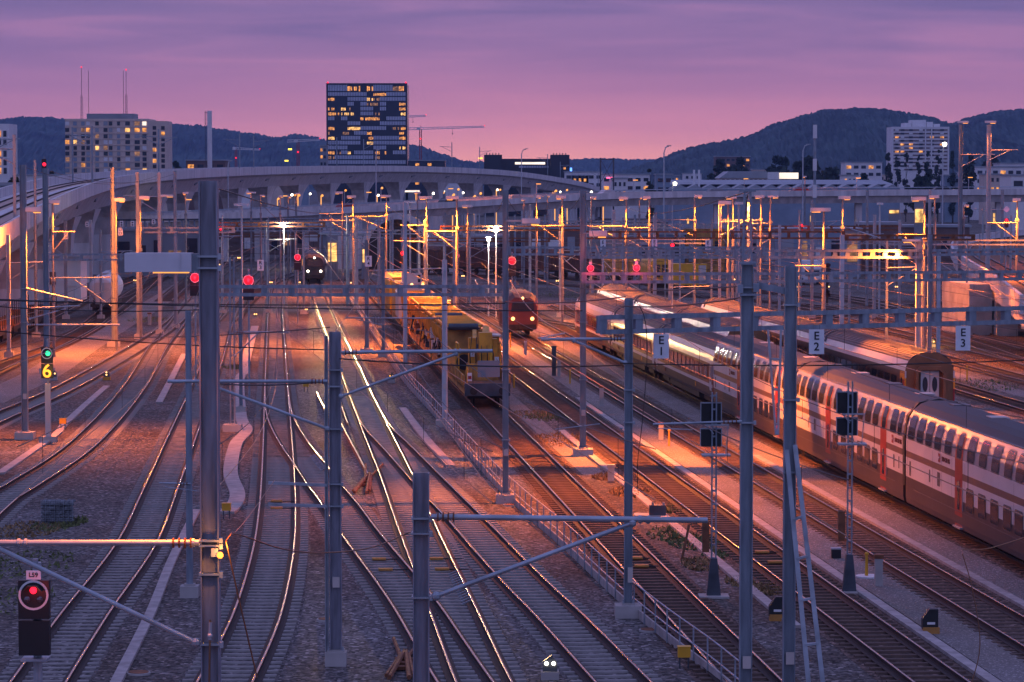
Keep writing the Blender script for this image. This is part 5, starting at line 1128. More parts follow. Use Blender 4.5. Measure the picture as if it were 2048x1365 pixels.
for k, (Y, lb) in enumerate(((246, 'empty flat wagon with stakes at the left edge'), (266, 'empty flat wagon with stakes in the middle of its row'), (286, 'empty flat wagon next to the tank wagon'))):
    c, rz = on_y('T4', Y); t = thing('flat_wagon', lb, 'freight wagon', c, rz, 'empty flat wagons'); L = 18.5
    part('deck', MB().box((0, 0, 1.2), (2.8, L, .14)), 'rust', t); part('underframe', MB().box((-1.3, 0, 1.0), (.14, L, .4)).box((1.3, 0, 1.0), (.14, L, .4)).box((0, 0, .95), (.6, L, .3)), 'under', t)
    for s in (-1, 1):
        for j in range(12): part('stake', MB().box((s * 1.36, -L / 2 + .5 + j * (L - 1) / 11, 1.8), (.07, .1, 1.2)), 'under', t)
    part('end_board', MB().box((0, -L / 2 + .05, 1.5), (2.7, .08, .5)), 'rust', t)
    for s in (-1, 1): part('buffer', MB().tube([(s * .87, -L / 2 - .55, 1.0), (s * .87, -L / 2, 1.0)], .12).disc((s * .87, -L / 2 - .57, 1.0), .24), 'under', t)
    for y in (-6, 6): bogie(t, y)
# ================================================================== viaduct
vp = [W(*a) for a in ((-140, 545, 205), (0, 456, 240), (103, 401, 300), (188, 366, 370), (262, 350, 440), (360, 341, 520), (500, 336, 620), (650, 333, 710), (800, 332, 790), (950, 337, 860), (1050, 345, 920), (1150, 361, 990), (1195, 374, 1050), (1212, 388, 1130), (1205, 395, 1230))]
vpath = spline(vp, 5.0)
o = vpath[0].copy(); o.z = 0
vi = thing('railway_viaduct', 'long curving pale concrete railway viaduct crossing the whole left half', 'viaduct', o)
q = [p - o for p in vpath]
# right (near) edge of the deck is the path; side is positive to the right of travel, so the deck lies at negative side
prof = [(0, 0), (0, -1.55), (-1.0, -1.95), (-2.5, -4.3), (-6.6, -4.3), (-8.0, -1.95), (-9.0, -1.55), (-9.0, 0), (-8.7, 0), (-8.7, -1.05), (-.3, -1.05), (-.3, 0)]
part('girder', MB().sweep(q, prof), 'concrete_wall', vi)
for s_ in (-2.7, -6.3):
    for g in (-.75, .75): part('rail', MB().sweep([p + Vector((0, 0, 0)) for p in q], [(s_ + g - .05, -1.04), (s_ + g + .05, -1.04), (s_ + g + .05, -.86), (s_ + g - .05, -.86)]), 'rail_side', vi)
for s_ in (-2.7, -6.3): part('track_bed', MB().sweep(q, [(s_ - 1.3, -1.06), (s_ + 1.3, -1.06), (s_ + 1.2, -1.0), (s_ - 1.2, -1.0)]), 'train_dark', vi)
dist = [0]
for a, b in zip(vpath, vpath[1:]): dist.append(dist[-1] + (b - a).length)
def vat(s):
    i = max(0, min(len(vpath) - 2, next((k for k in range(len(dist)) if dist[k] > s), len(dist) - 1) - 1)); t = (s - dist[i]) / (dist[i + 1] - dist[i]); p = vpath[i].lerp(vpath[i + 1], t); d = vpath[i + 1] - vpath[i]; d.z = 0; d.normalize(); return p, d
s = 24; k = 0
while s < dist[-1] - 60:
    p, d = vat(s); r = Vector((d.y, -d.x, 0)); c = p - r * 4.5; c.z = 0; zt = p.z - 4.25
    b = MB(); w0, w1, l0, l1 = 1.5, 2.4, 1.3, 5.6        # flared pier: narrow foot, wide head along the bridge
    lv = [(-.3, w0, l0), (max(.5, zt - 4.6), w0, l0), (zt - 2.0, w0 * 1.15, l0 + 1.6), (zt, w1, l1)]
    for z, ww, ll in lv: b.v += [tuple(c - o + r * (sx * ww) + d * (sy * ll) + Vector((0, 0, z))) for sx, sy in ((-1, -1), (1, -1), (1, 1), (-1, 1))]
    for j in range(3):
        for a in range(4): e = (a + 1) % 4; b.f.append((j * 4 + a, j * 4 + e, j * 4 + 4 + e, j * 4 + 4 + a)); b.mi.append(0)
    b.f += [(3, 2, 1, 0), (12, 13, 14, 15)]; b.mi += [0, 0]
    part('pier', b, 'concrete_wall', vi)
    # recessed service openings on the girder side
    s += 36; k += 1
for k in range(26):
    p, d = vat(30 + k * 32); r = Vector((d.y, -d.x, 0)); c = p - o + r * (-1.55) + Vector((0, 0, -2.75)); b = MB(); b.bar(c - d * 1.8, c + d * 1.4 + Vector((0, 0, .35)), .5, .45); part('service_hatch', b, 'grey_wall', vi)
# masts on the viaduct
for k in range(15):
    p, d = vat(60 + k * 58); r = Vector((d.y, -d.x, 0)); c = p - r * (8.3 if k % 2 else .9)
    t = thing('catenary_mast', 'thin mast standing on the viaduct, %s along it from the left' % ordinal(k), 'mast', (c.x, c.y, c.z - 1.05), 0, 'thin masts on the viaduct')
    part('post', MB().box((0, 0, 4.0), (.24, .24, 8.0)), 'steel', t); part('cantilever_arm', MB().tube([(0, 0, 6.7), (3.4 if k % 2 else -3.4, 0, 6.9)], .06).tube([(0, 0, 5.4), (2.8 if k % 2 else -2.8, 0, 6.8)], .05), 'steel', t)
p = W(88, 330, 330); t = thing('railway_signal', 'small red signal high on the viaduct at the left', 'signal', (p.x, p.y, ZP(372, 330)), 0, 'railway signals')
part('post', MB().tube([(0, .2, 0), (0, .2, 3.2)], .06), 'steel', t); hd = part('signal_head', MB().box((0, 0, 2.2), (.5, .2, 1.5)), 'black', t); part('lens', MB().ball((.05, -.12, 2.35), .2), 'lamp_red', hd)
# ================================================================== road bridge
rp = spline([W(*a) for a in ((20, 442, 470), (160, 437, 480), (400, 428, 500), (600, 419, 520), (900, 404, 555), (1250, 386, 585), (1700, 381, 600), (2150, 378, 610))], 6.0)
o = rp[0].copy(); o.z = 0; q = [p - o for p in rp]; br = thing('road_bridge', 'long low road bridge running across behind the yard lamps', 'bridge', o)
part('deck', MB().sweep(q, [(0, .0), (0, -1.15), (-.8, -1.3), (-1.6, -2.6), (-10.5, -2.6), (-12, -1.2), (-12, 0), (-11.8, 0), (-11.8, -.9), (-.2, -.9), (-.2, 0)]), 'concrete_wall', br)
part('parapet_rail', MB().tube([p + Vector((0, 0, .45)) for p in q], .06, 6), 'galv', br); part('parapet_rail', MB().tube([p + Vector((-2, 10, .45)) for p in q], .06, 6), 'galv', br)
part('carriageway', MB().sweep(q, [(-.4, -.88), (-.4, -.84), (-11.6, -.84), (-11.6, -.88)]), 'asphalt', br)
dd = 0
for i in range(4, len(rp) - 2, 5):
    p = q[i]; part('column', MB().box((p.x, p.y + 4, (p.z - 2.6) / 2), (1.3, 2.2, p.z - 2.6)), 'concrete_wall', br)
rsl = [(i) for i in range(6, len(rp), 4)]
for n_, i in enumerate(rsl):
    p = rp[i]; t = thing('street_lamp', 'small orange street lamp on the road bridge, %s from its left end' % ordinal(n_), 'lamp', (p.x, p.y + 7, p.z - .84), 0, 'street lamps on the road bridge')
    part('pole', MB().tube([(0, 0, 0), (0, 0, 3.2)], .06, 6), 'paint_grey', t); part('lamp_head', MB().box((.35, 0, 3.25), (.9, .35, .14)), 'sodium', t)
lamp('POINT', rp[len(rp) // 2] + Vector((0, 2, 5)), 3000, radius=.3); lamp('POINT', rp[len(rp) * 4 // 5] + Vector((0, 2, 5)), 3000, radius=.3)
cl_ = ('white_paint', 'grey_wall', 'red_paint', 'train_dark', 'blue_wall')
cars = [int(len(rp) * f) for f in (.16, .25, .31, .45, .52, .61, .7, .78, .9)]
for n_, i in enumerate(cars):
    if i >= len(rp): continue
    p = rp[i]; d = rp[i] - rp[i - 1]; rz = math.atan2(d.y, d.x)
    t = thing('car', 'small car on the road bridge with its lights on, %s from the left' % ordinal(n_), 'car', (p.x, p.y + 4, p.z - .84), rz, 'cars on the road bridge')
    part('body', MB().prism([(-2.1, .3), (2.1, .3), (2.1, .8), (1.2, .95), (.6, 1.45), (-1.2, 1.45), (-1.9, .95), (-2.1, .8)], -.85, .85), cl_[n_ % 5], t)
    for s in (-1, 1): part('headlight', MB().ball((2.1, s * .6, .7), .16), 'lamp_warm', t)
    for s in (-1, 1):
        for x in (-1.3, 1.3): part('wheel', MB().disc((x, s * .85, .32), .32, 10, .2, 'y'), 'black', t)
# steel truss footbridge in front at the left
A, B = W(165, 441, 462), W(650, 438, 462); t = thing('truss_bridge', 'dark lattice girder bridge under the road bridge at the left', 'bridge', A); d = B - A; L = d.length
part('chord', MB().bar((0, 0, 0), d, .4, .3), 'steel_dark', t); part('chord', MB().bar((0, 0, -1.3), d + Vector((0, 0, -1.3)), .4, .3), 'steel_dark', t); part('deck', MB().bar((0, 2.2, -1.2), d + Vector((0, 2.2, -1.2)), 4, .2), 'brown_wall', t)
for k in range(40): x = L * k / 39; part('post', MB().box((x * d.x / L, 0, x * d.z / L - .65), (.25, .25, 1.2)), 'steel', t)
for k in range(6): part('column', MB().box((d.x * (k + .5) / 6, 1.5, -3.4), (1.0, 1.0, 6.0 - (A.z < 4) )), 'concrete_wall', t)
# ================================================================== curving concrete ramp at the right
rc = spline([W(*a) for a in ((2190, 640, 215), (2110, 566, 262), (2035, 528, 315), (1990, 500, 370), (1990, 478, 420), (2040, 463, 470), (2140, 455, 520))], 4)
for p in rc: p.z = 4.6
o = rc[0].copy(); o.z = 0; q = [p - o for p in rc]; rpt = thing('concrete_ramp', 'curving concrete railway ramp with two curved tracks at the right edge', 'ramp', o)
part('deck', MB().sweep(q, [(-5.2, 0), (5.2, 0), (5.2, .9), (4.9, .9), (4.9, -.9), (3.5, -1.5), (-3.5, -1.5), (-4.9, -.9), (-4.9, .9), (-5.2, .9)][::-1] if False else [(-5, .0), (-5, -1.4), (5, -1.4), (5, 0)]), 'concrete_wall', rpt)
for s in (-1, 1): part('parapet', MB().sweep(q, [(s * 5.2 - .15, -.4), (s * 5.2 + .15, -.4), (s * 5.2 + .15, 1.0), (s * 5.2 - .15, 1.0)]), 'concrete_wall', rpt)
part('track_bed', MB().sweep(q, [(-4.4, .0), (4.4, .0), (4.2, .12), (-4.2, .12)]), 'rust', rpt)
for c_ in (-2.1, 2.1):
    for g in (-.75, .75): part('rail', MB().sweep(q, [(c_ + g - .05, .12), (c_ + g + .05, .12), (c_ + g + .05, .28), (c_ + g - .05, .28)], [0, 0, 1, 0]), ['rail_side', 'rail_top'], rpt)
for i in (1, 8, 16, 24, 32, 40, 48):
    if i < len(q): part('pier', MB().box((q[i].x, q[i].y, 1.5), (3.4, 2.6, 3.4)), 'concrete_wall', rpt)
p = G(1962, 672, 0); t = thing('retaining_wall', 'pale tapered concrete wall below the curving ramp', 'wall', (p.x, p.y, 0), .1)
part('wall_block', MB().prism([(-1.1, 0), (1.0, 0), (1.0, 4.6), (-1.1, 4.6)], 0, 10), 'concrete', t); part('wall_block', MB().prism([(1.2, 0), (3.1, 0), (3.1, 3.1), (1.2, 3.1)], -1, 9), 'concrete', t)
for i, px in enumerate((1894, 1907, 1918, 1932)): p = G(px, 598 + i * 4, 0); t = tag(obj('white_panel', MB().box((0, 0, .85), (.5, .14, 1.7)).mesh('white_panel', 'white'), loc=(p.x, p.y, 0)), 'upright white panel by the ramp, %s of four from the left' % ordinal(i), 'panel', 'upright white panels')
# ================================================================== buildings
def bld(name, px0, px1, ytop, Y, depth, m, label, cat='building', z0=0.0, roof=None):
    x0, x1, z = XP(px0, Y), XP(px1, Y), ZP(ytop, Y); t = thing(name, label, cat, ((x0 + x1) / 2, Y, z0)); w = x1 - x0
    part('wall', MB().box((0, depth / 2, (z - z0) / 2), (w, depth, z - z0)), m, t)
    if roof: part('roof', MB().box((0, depth / 2, z - z0 + .2), (w + .6, depth + .6, .4)), roof, t)
    t['w'] = w; t['hh'] = z - z0; return t
def win(t, x, z, w, h, m='win_dark', nm='window', y=-.06):
    return part(nm, MB().box((x, y, z), (w, .1, h)), m, t)
def wp(t, px, py): return (px - CX) / FPX * t.location.y - t.location.x, ZP(py, t.location.y) - t.location.z
# --- glass tower
tw = bld('office_tower', 654.5, 813.5, 168, 1500, 36, 'facade_dark', 'dark glass tower block with scattered orange windows')
rows = ['PPPLlDLPPPlL', 'PPPPPPDLLPPP', 'lDDPPPLlPPPP', 'DDDPDPllPDDl', 'lDLlDPPDPDDl', 'LLLLDPPlDddL', 'PDPdDLlLDPPP', 'DDDPPDDDPPPP', 'LDDLLPPPPDlL', 'lDllPPLDDDDl', 'LDPPPDLPPPPl', 'PPPPPDLPPPPP', 'PPPDDDDPPDDL', 'LlPLPPPLLDPP', 'lPPPPPPlDDDD', 'PPPPPPPPPPPP']
yb = [(152 + 0, 184)] ; tops = [169.5] + [184.5 + 9.72 * k for k in range(15)]; bots = [183.0] + [184.5 + 9.72 * (k + 1) - 1.6 for k in range(15)]
for rr, row in enumerate(rows):
    z1, z0 = wp(tw, 0, tops[rr])[1], wp(tw, 0, bots[rr])[1]; cw = (tw['w'] - 1.0) / 12; i = 0
    while i < 12:
        j = i
        while j < 12 and row[j] == row[i] and (row[i] == 'P' or j - i < 2): j += 1
        x0 = -tw['w'] / 2 + .5 + i * cw; x1 = -tw['w'] / 2 + .5 + j * cw; k = row[i]
        if k in 'PLl':
            b = MB(); n = (j - i) * 4; pw = (x1 - x0) / n; r = random.Random(rr * 31 + i)
            hh = (z1 - z0) * (1 if k == 'P' else .78)
            for a in range(n):
                if k != 'P' and r.random() < .22: continue
                b.box((x0 + (a + .5) * pw, -.08, z0 + hh / 2), (pw * (.74 if k == 'P' else .8), .12, hh * (.9 if k == 'P' else r.uniform(.7, 1))))
            if b.v: part({'P': 'blind_panel', 'L': 'lit_window', 'l': 'dim_window'}[k], b, {'P': 'blind', 'L': 'win_bright' if r.random() < .35 else 'win_lit', 'l': 'win_dim' if r.random() < .6 else 'win_lit'}[k], tw)
        i = j
for s in (-1, 1): part('beacon', MB().ball((s * (tw['w'] / 2 - .4), .5, tw['hh'] + .6), .45), 'lamp_red', tw)
part('frame', MB().box((-tw['w'] / 2 - .1, -.05, tw['hh'] / 2), (.5, .5, tw['hh'])).box((tw['w'] / 2 + .1, -.05, tw['hh'] / 2), (.5, .5, tw['hh'])).box((0, -.05, tw['hh']), (tw['w'] + .7, .5, .6)), 'facade_dark', tw)
# --- left apartment block
ap = bld('apartment_block', 131, 298, 238, 900, 18, 'tan', 'tan apartment block with ten storeys and roof aerials')
cols = [(136.5, 8), (152, 7), (168, 7), (178, 7), (196, 7), (213, 8), (223, 7), (239, 6), (257, 9), (276, 10), (290.5, 8)]; fl_ = [247.4, 260.4, 273, 284.6, 296.3, 307.7, 319, 330.3, 341.5]
lit = {(1, 2): 'win_dim', (1, 3): 'win_lit', (1, 8): 'win_bright', (1, 9): 'win_lit', (1, 10): 'win_lit', (0, 10): 'board_lit', (0, 9): 'win_dim', (3, 0): 'win_lit', (3, 1): 'win_bright', (3, 2): 'win_dim', (4, 4): 'win_bright', (4, 5): 'win_dim', (5, 9): 'win_dim', (7, 2): 'win_lit', (8, 8): 'win_lit', (8, 10): 'win_bright', (2, 4): 'win_dim', (6, 0): 'win_dim'}
r = random.Random(5)
for a, y in enumerate(fl_):
    for b_, (px, w) in enumerate(cols):
        x, z = wp(ap, px, y); m = lit.get((a, b_)) or r.choice(['win_dark', 'win_dark', 'blue_wall', 'roof_grey', 'pale_wall'])
        win(ap, x, z, w * .15, 1.15, m)
    part('cornice', MB().box((0, -.1, wp(ap, 0, y - 5.6)[1]), (ap['w'] + .1, .14, .16)), 'tan', ap)
part('penthouse', MB().box((wp(ap, 220, 0)[0], 8, ap['hh'] + .75), (14.2, 10, 1.7)), 'grey_wall', ap)
wg = part('wing', MB().prism([(12.52, .0), (17.6, 5.0), (17.6, 17), (12.52, 17)], 0, ZP(242, 900), axis='z'), 'tan', ap)
for a, y in enumerate([256, 267, 279, 290, 300, 312, 322, 333]):
    for b_ in range(2):
        f = .3 + .45 * b_; x = 12.52 + 5.08 * f; yy = 5.0 * f; z = wp(ap, 0, y)[1]
        part('window', MB().box((x, yy - .02, z), (1.3, .1, 1.1), math.atan2(5, 5.08)), ('win_lit' if (a, b_) in ((1, 1), (4, 0), (6, 0)) else 'win_dark'), wg)
for px, yt, y0, sh in ((160, 134, 237, 1), (174, 140, 232, 0), (244, 140, 229, 0), (249.5, 139, 229, 1)):
    x, z1 = wp(ap, px, yt); z0_ = wp(ap, px, y0)[1]; b = MB().tube([(x, 6, z0_ - 1), (x, 6, z1)], .07, 5)
    if sh:
        zm = z0_ + (z1 - z0_) * .45
        for s in (-1, 1): b.tube([(x + s * .35, 6, z0_ - 1), (x + s * .25, 6, zm)], .05, 4)
        zz = z0_
        while zz < zm: b.box((x, 6, zz), (.7, .05, .06)); zz += .9
    ae = part('aerial', b, 'steel_dark', ap)
    if sh: part('beacon', MB().ball((x, 6, z1 + .1), .22), 'lamp_red', ae)
# --- block cut by the left edge
le = bld('apartment_block', -60, 19, 248, 850, 14, 'pale_wall', 'pale block cut off by the left frame edge')
for a, y in enumerate((268, 284, 308, 325, 342)):
    for b_, px in enumerate((-8, 1, 12)): x, z = wp(le, px, y); win(le, x, z, .9, 1.7, 'win_lit' if b_ == 1 and a != 1 else 'win_dark')
for y in (276, 299, 316): part('band', MB().box((0, -.05, wp(le, 0, y)[1]), (le['w'] + .1, .12, .3)), 'white', le)
# --- white stepped tower at the right
rt = bld('apartment_block', 1784, 1895, 254, 1300, 20, 'pale_wall', 'white stepped high-rise on the hillside behind the poplars')
for x0, x1, yt in ((1809, 1823, 246), (1824, 1852, 240), (1853, 1866, 244), (1867, 1880, 248)): a, z = wp(rt, (x0 + x1) / 2, yt); part('roof_block', MB().box((a, 9, (z + rt['hh']) / 2), ((x1 - x0) * 1300 / FPX, 12, z - rt['hh'])), 'pale_wall', rt)
litr = {(2, 0), (2, 4), (2, 5), (4, 1), (4, 2), (6, 1), (6, 3), (6, 0), (4, 5), (5, 2)}
for a in range(12):
    y = 260.5 + a * 7.2; z = wp(rt, 0, y)[1]; part('loggia_band', MB().box((0, -.12, z), (rt['w'] - .4, .2, .55)), 'brown_wall', rt)
    for b_, px in enumerate((1792, 1803, 1820, 1840, 1862, 1882)): x = wp(rt, px, y)[0]; win(rt, x, z, 1.6, .75, ('win_lit' if (a, b_) in litr else 'win_dark' if (a + b_) % 3 else 'white'), y=-.26)
for px in (1784, 1849, 1861, 1895): part('pier', MB().box((wp(rt, px, 0)[0], -.2, rt['hh'] / 2), (.6, .5, rt['hh'])), 'pale_wall', rt)
# --- black factory with two towers
fb = bld('factory', 1000, 1105, 318, 1200, 25, 'facade_dark', 'long black industrial building with a lit window band')
x, z = wp(fb, 1060, 327); part('window_band', MB().box((x, -.06, z), (12, .1, .9)), 'board_lit', fb)
for k in range(12): x, z = wp(fb, 1040 + k * 5, 334); win(fb, x, z, .8, .8, 'blind')
for px0, px1, lb in ((968, 1004, 'left squat black tower of the factory with roof pipes'), (1101, 1139, 'right squat black tower of the factory with roof pipes')):
    t = bld('factory_tower', px0, px1, 310, 1190, 14, 'facade_dark', lb)
    for k in range(5): part('roof_pipe', MB().tube([(-2.5 + k * 1.2, 3, t['hh']), (-2.5 + k * 1.2, 3, t['hh'] + .7)], .2), 'steel_dark', t)
    if px0 > 1100: x, z = wp(t, 1129, 337); win(t, x, z, .9, .9, 'win_lit'); sg_ = part('blue_sign', MB().box((2.6, -.1, z - .2), (.9, .1, 1.5)), mat('sign_blue', (.1, .2, .6), .5, 0, 0, emit=(.15, .4, 1), es=1.5), t) if False else None
# --- assorted low blocks
BL = [('office_block', 816, 890, 322, 1450, 20, 'facade_dark', 'low dark glass block right of the tower'), ('office_block', 640, 653, 292, 1300, 12, 'grey_wall', 'narrow grey block left of the tower with one bright window'), ('office_block', 1205, 1300, 350, 1100, 20, 'pale_wall', 'pale office block under the red neon sign'), ('office_block', 1130, 1205, 345, 1150, 14, 'pale_wall', 'pale long block behind the end of the viaduct'),
      ('office_block', 1313, 1345, 350, 1000, 14, 'blue_wall', 'small blue-grey house right of the round tree'), ('apartment_block', 1432, 1500, 314, 1700, 20, 'brown_wall', 'brown stepped block among the trees below the hill'), ('apartment_block', 1690, 1764, 326, 1250, 16, 'pale_wall', 'white terraced block left of the poplars'), ('apartment_block', 1952, 2060, 335, 1050, 16, 'pale_wall', 'white block with red balconies at the right'), ('apartment_block', 2000, 2080, 328, 1120, 16, 'pale_wall', 'white block with a higher roof at the right edge'), ('warehouse', 2022, 2080, 352, 700, 16, 'white', 'plain white warehouse at the right edge'),
      ('office_block', 372, 450, 322, 950, 16, 'brown_wall', 'brown boiler house at the chimney foot'), ('office_block', 30, 130, 352, 700, 16, 'pale_wall', 'low pale sheds left of the apartment block'), ('warehouse', 0, 22, 372, 360, 6, 'grey_wall', 'grey shed beyond the viaduct at the left edge')]
for nm, a, b_, yt, Y, dp, m, lb in BL:
    t = bld(nm, a, b_, yt, Y, dp, m, lb, roof='roof_grey'); w = t['w']; n = max(2, int(w / 2.6)); fl2 = max(1, int((t['hh'] - 9) / 3.0)); r = random.Random(a); cnt = 0
    for f in range(fl2):
        for k in range(n):
            if cnt > 60: break
            cnt += 1; win(t, -w / 2 + (k + .5) * w / n, t['hh'] - 1.8 - f * 3, w / n * .62, 1.25, 'win_lit' if r.random() < .14 else 'win_dark')
x = XP(650, 1300); z = ZP(302, 1300)
def neon(px, py, Y, w, h, col, label, nm='neon_sign'):
    p = W(px, py, Y); t = thing(nm, label, 'sign', p); part('panel', MB().box((0, 0, 0), (w, .3, h)), mat('neon', (.3, .1, .1), .5, 0, 0, emit=col, es=3.0), t); part('mount', MB().box((0, .4, 0), (w * .8, .4, h * .7)), 'steel_dark', t); return t
neon(1219, 356, 1098, 2.2, .55, (1, .1, .25), 'small glowing red neon sign on the pale office block'); neon(1142, 340, 1189, .8, 1.6, (.1, .3, 1), 'small blue glowing sign on the right factory tower'); neon(961, 317, 1180, 1.6, .6, (1, .5, .05), 'yellow glowing sign left of the black factory'); neon(580, 299, 1000, 1.2, .5, (1, .75, .05), 'yellow light panel on the construction site left of the tower'); neon(573, 322, 1000, 1.2, .45, (1, .7, .05), 'lower yellow light panel on the construction site')
# --- sawtooth workshop roofs, hall, lit billboard
t = thing('workshop_hall', 'long workshop with a zigzag row of pale gables behind the road bridge', 'building', (XP(1345, 780), 780, 0)); w = XP(1800, 780) - XP(1345, 780); h = ZP(377, 780); part('wall', MB().box((w / 2, 10, h / 2), (w, 20, h)), 'blue_wall', t)
for k in range(15): part('gable', MB().prism([(k * w / 15, h), ((k + 1) * w / 15, h), ((k + .5) * w / 15, h + 1.0)], 0, 20), 'roof_grey', t)
part('roof', MB().prism([(12, h), (30, h + 2.4)], 0, 1) if False else MB().add([(0, 12, h + 1), (w, 12, h + 1), (w * .97, 26, h + 2.2), (1, 26, h + 2.2)], [(0, 1, 2, 3)]).box((w / 2, 26, (h + 2) / 2), (w * .96, .5, h + 2)), 'roof_grey', t)
t = bld('hall', 1442, 1535, 357, 860, 22, 'tan', 'low hall with a pale pitched roof left of the lit billboard'); part('roof', MB().prism([(-t['w'] / 2 - .5, t['hh']), (-t['w'] / 2 + 2.2, t['hh'] + 2.0), (t['w'] / 2 - .3, t['hh'] + 2.0), (t['w'] / 2 + .5, t['hh'])], -.4, 22), 'roof_grey', t)
for k in range(10): win(t, -t['w'] / 2 + (k + .5) * t['w'] / 10, t['hh'] - .9, .8, 1.2, 'win_dark')
p = W(1567, 352, 850); t = thing('billboard', 'glowing white billboard with a grey frame above the workshop roofs', 'billboard', (p.x, p.y, 0)); part('screen', MB().box((1.5, 0, p.z), (5.4, .3, 1.75)), 'board_lit', t); part('frame', MB().box((-2.9, .1, p.z), (3.2, .3, 2.1)), 'white', t); part('post', MB().box((-1, .3, p.z / 2), (.4, .4, p.z)), 'steel', t); part('post', MB().box((2, .3, p.z / 2 - .5), (.4, .4, p.z - 1)), 'steel', t)
for px, yt in ((1388, 340), (1398, 340)): p = W(px, yt, 790); t = tag(obj('flue_pipe', MB().tube([(0, 0, 0), (0, 0, p.z)], .3).mesh('flue_pipe', 'white'), loc=(p.x, p.y, 0)), 'white flue pipe, %s of the pair above the workshop' % ('left' if px == 1388 else 'right'), 'chimney', 'pair of flue pipes')
# --- chimney, antenna mast, cranes, tall lamps, portal tower
p = W(419, 222, 930); t = thing('chimney', 'tall pale round chimney with a ladder beside the boiler house', 'chimney', (p.x, p.y, 0)); part('shaft', MB().tube([(0, 0, 0), (0, 0, p.z)], .78, 16, r2=.72), 'pale_wall', t); part('ladder', MB().bar((-1.1, 0, 10), (-1.1, 0, p.z), .12).bar((-1.4, 0, 10), (-1.4, 0, p.z), .12), 'steel_dark', t); part('platform', MB().box((-1.0, 0, p.z - .6), (.9, 1, .12)), 'steel_dark', t)
for k in range(16): part('rung', MB().box((-1.25, 0, 14 + k * 1.25), (.4, .1, .1)), 'steel_dark', t)
p = W(1630, 250, 500); t = thing('antenna_mast', 'tall slim antenna mast with pale rectangular panels', 'antenna', (p.x, p.y, 0)); part('pole', MB().tube([(0, 0, 0), (0, 0, p.z)], .22, 10), 'steel', t)
for y0, y1 in ((250, 277), (318, 342), (370, 396)): part('antenna_panel', MB().box((0, -.1, (ZP(y0, 500) + ZP(y1, 500)) / 2), (.62, .55, ZP(y0, 500) - ZP(y1, 500))), 'pale_wall', t)
def crane(px, ymast, yjib, x0, x1, yend, Y, label, red=True):
    p = W(px, yjib, Y); t = thing('tower_crane', label, 'crane', (p.x, p.y, 0)); h = p.z; b = MB(); w = 1.1
    for sx in (-1, 1): b.bar((sx * w / 2, 0, 0), (sx * w / 2, 0, h), .45)
    zz = h - 24
    while zz < h: b.bar((-w / 2, 0, zz), (w / 2, 0, zz + 1.2), .18).bar((w / 2, 0, zz + 1.2), (-w / 2, 0, zz + 2.4), .18); zz += 2.4
    part('tower', b, 'red_paint', t); X0, X1 = XP(x0, Y) - p.x, XP(x1, Y) - p.x; dz = ZP(yend, Y) - h
    j = MB().bar((X0, 0, h - dz * .3), (X1, 0, h + dz), .42).bar((X0, 0, h + 1.2 - dz * .3), (X1, 0, h + .6 + dz), .34); n = 16
    for k in range(n): u = k / n; v = (k + .5) / n; zz = lambda s: h - dz * .3 + 1.3 * dz * s; j.bar((X0 + (X1 - X0) * u, 0, zz(u)), (X0 + (X1 - X0) * v, 0, zz(v) + 1.1), .24)
    part('jib', j, 'pale_wall', t); part('cab', MB().box((-1.2, 0, h + .4), (2, 1.4, 1.5)), 'pale_wall', t); part('beacon', MB().ball((X1, 0, h + dz + .9), .3), 'lamp_red', t); part('beacon', MB().ball((0, -.6, h - 5.5), .45), 'lamp_red', t)
    part('hook_line', MB().tube([(X1 * .5, 0, h + dz * .5), (X1 * .5, 0, h + dz * .5 - 3)], .08, 4).box((X1 * .5, 0, h + dz * .5 - 3.2), (.6, .5, .7)), 'steel_dark', t)
crane(841, 330, 259, 816, 969, 255, 1750, 'tower crane with a long jib right of the glass tower'); crane(800, 330, 236, 780, 852, 233, 1900, 'tower crane mostly hidden behind the glass tower'); crane(596, 340, 284, 575, 640, 281, 1600, 'red tower crane with a red beacon left of the tower'); crane(472, 340, 299, 466, 520, 301, 1900, 'thin distant crane jib right of the chimney')
TL = [(1328, 292, 1338, 520), (1606, 289, 1617, 540), (1043, 298, 1053, 700), (1886, 287, 1889, 560), (1345, 366, 1350, 650), (456, 322, 460, 560), (752, 300, 756, 600)]
for i, (px, yt, hx, Y) in enumerate(TL):
    p = W(px, yt, Y); t = thing('street_lamp', ('tall curved street lamp left of the big hill', 'tall curved street lamp by the antenna mast', 'tall curved street lamp in front of the black factory', 'tall straight lamp before the white high-rise shining brightly', 'short lamp with a bright white light above the workshop', 'slim street lamp left of the lit towers', 'slim pale lamp in front of the glass tower')[i], 'lamp', (p.x, p.y, 0)); w = (hx - px) * Y / FPX
    part('pole', MB().tube([(0, 0, 0), (0, 0, p.z - 1.2), (w * .3, 0, p.z - .3), (w, 0, p.z)], .11, 8), 'paint_grey', t); part('lamp_head', MB().box((w, 0, p.z), (.8, .3, .15)), 'lamp_white' if i in (3, 4) else 'galv', t)
    if i in (3, 4): part('lamp_glass', MB().ball((w, -.3, p.z - .2), .42), 'lamp_white', t)
p = W(1214, 316, 600); t = thing('portal_tower', 'open steel frame tower right of the viaduct end', 'tower', (p.x, p.y, 0)); w = 26 * 600 / FPX; b = MB()
for s in (-1, 1): b.box((s * w / 2, 0, p.z / 2), (.3, .3, p.z))
b.bar((-w / 2, 0, p.z - .3), (w / 2, 0, p.z - .3), .2).bar((-w / 2, 0, p.z - .3), (w / 2, 0, p.z - 5), .1).bar((w / 2, 0, p.z - .3), (-w / 2, 0, p.z - 5), .1); part('frame', b, 'steel_dark', t)
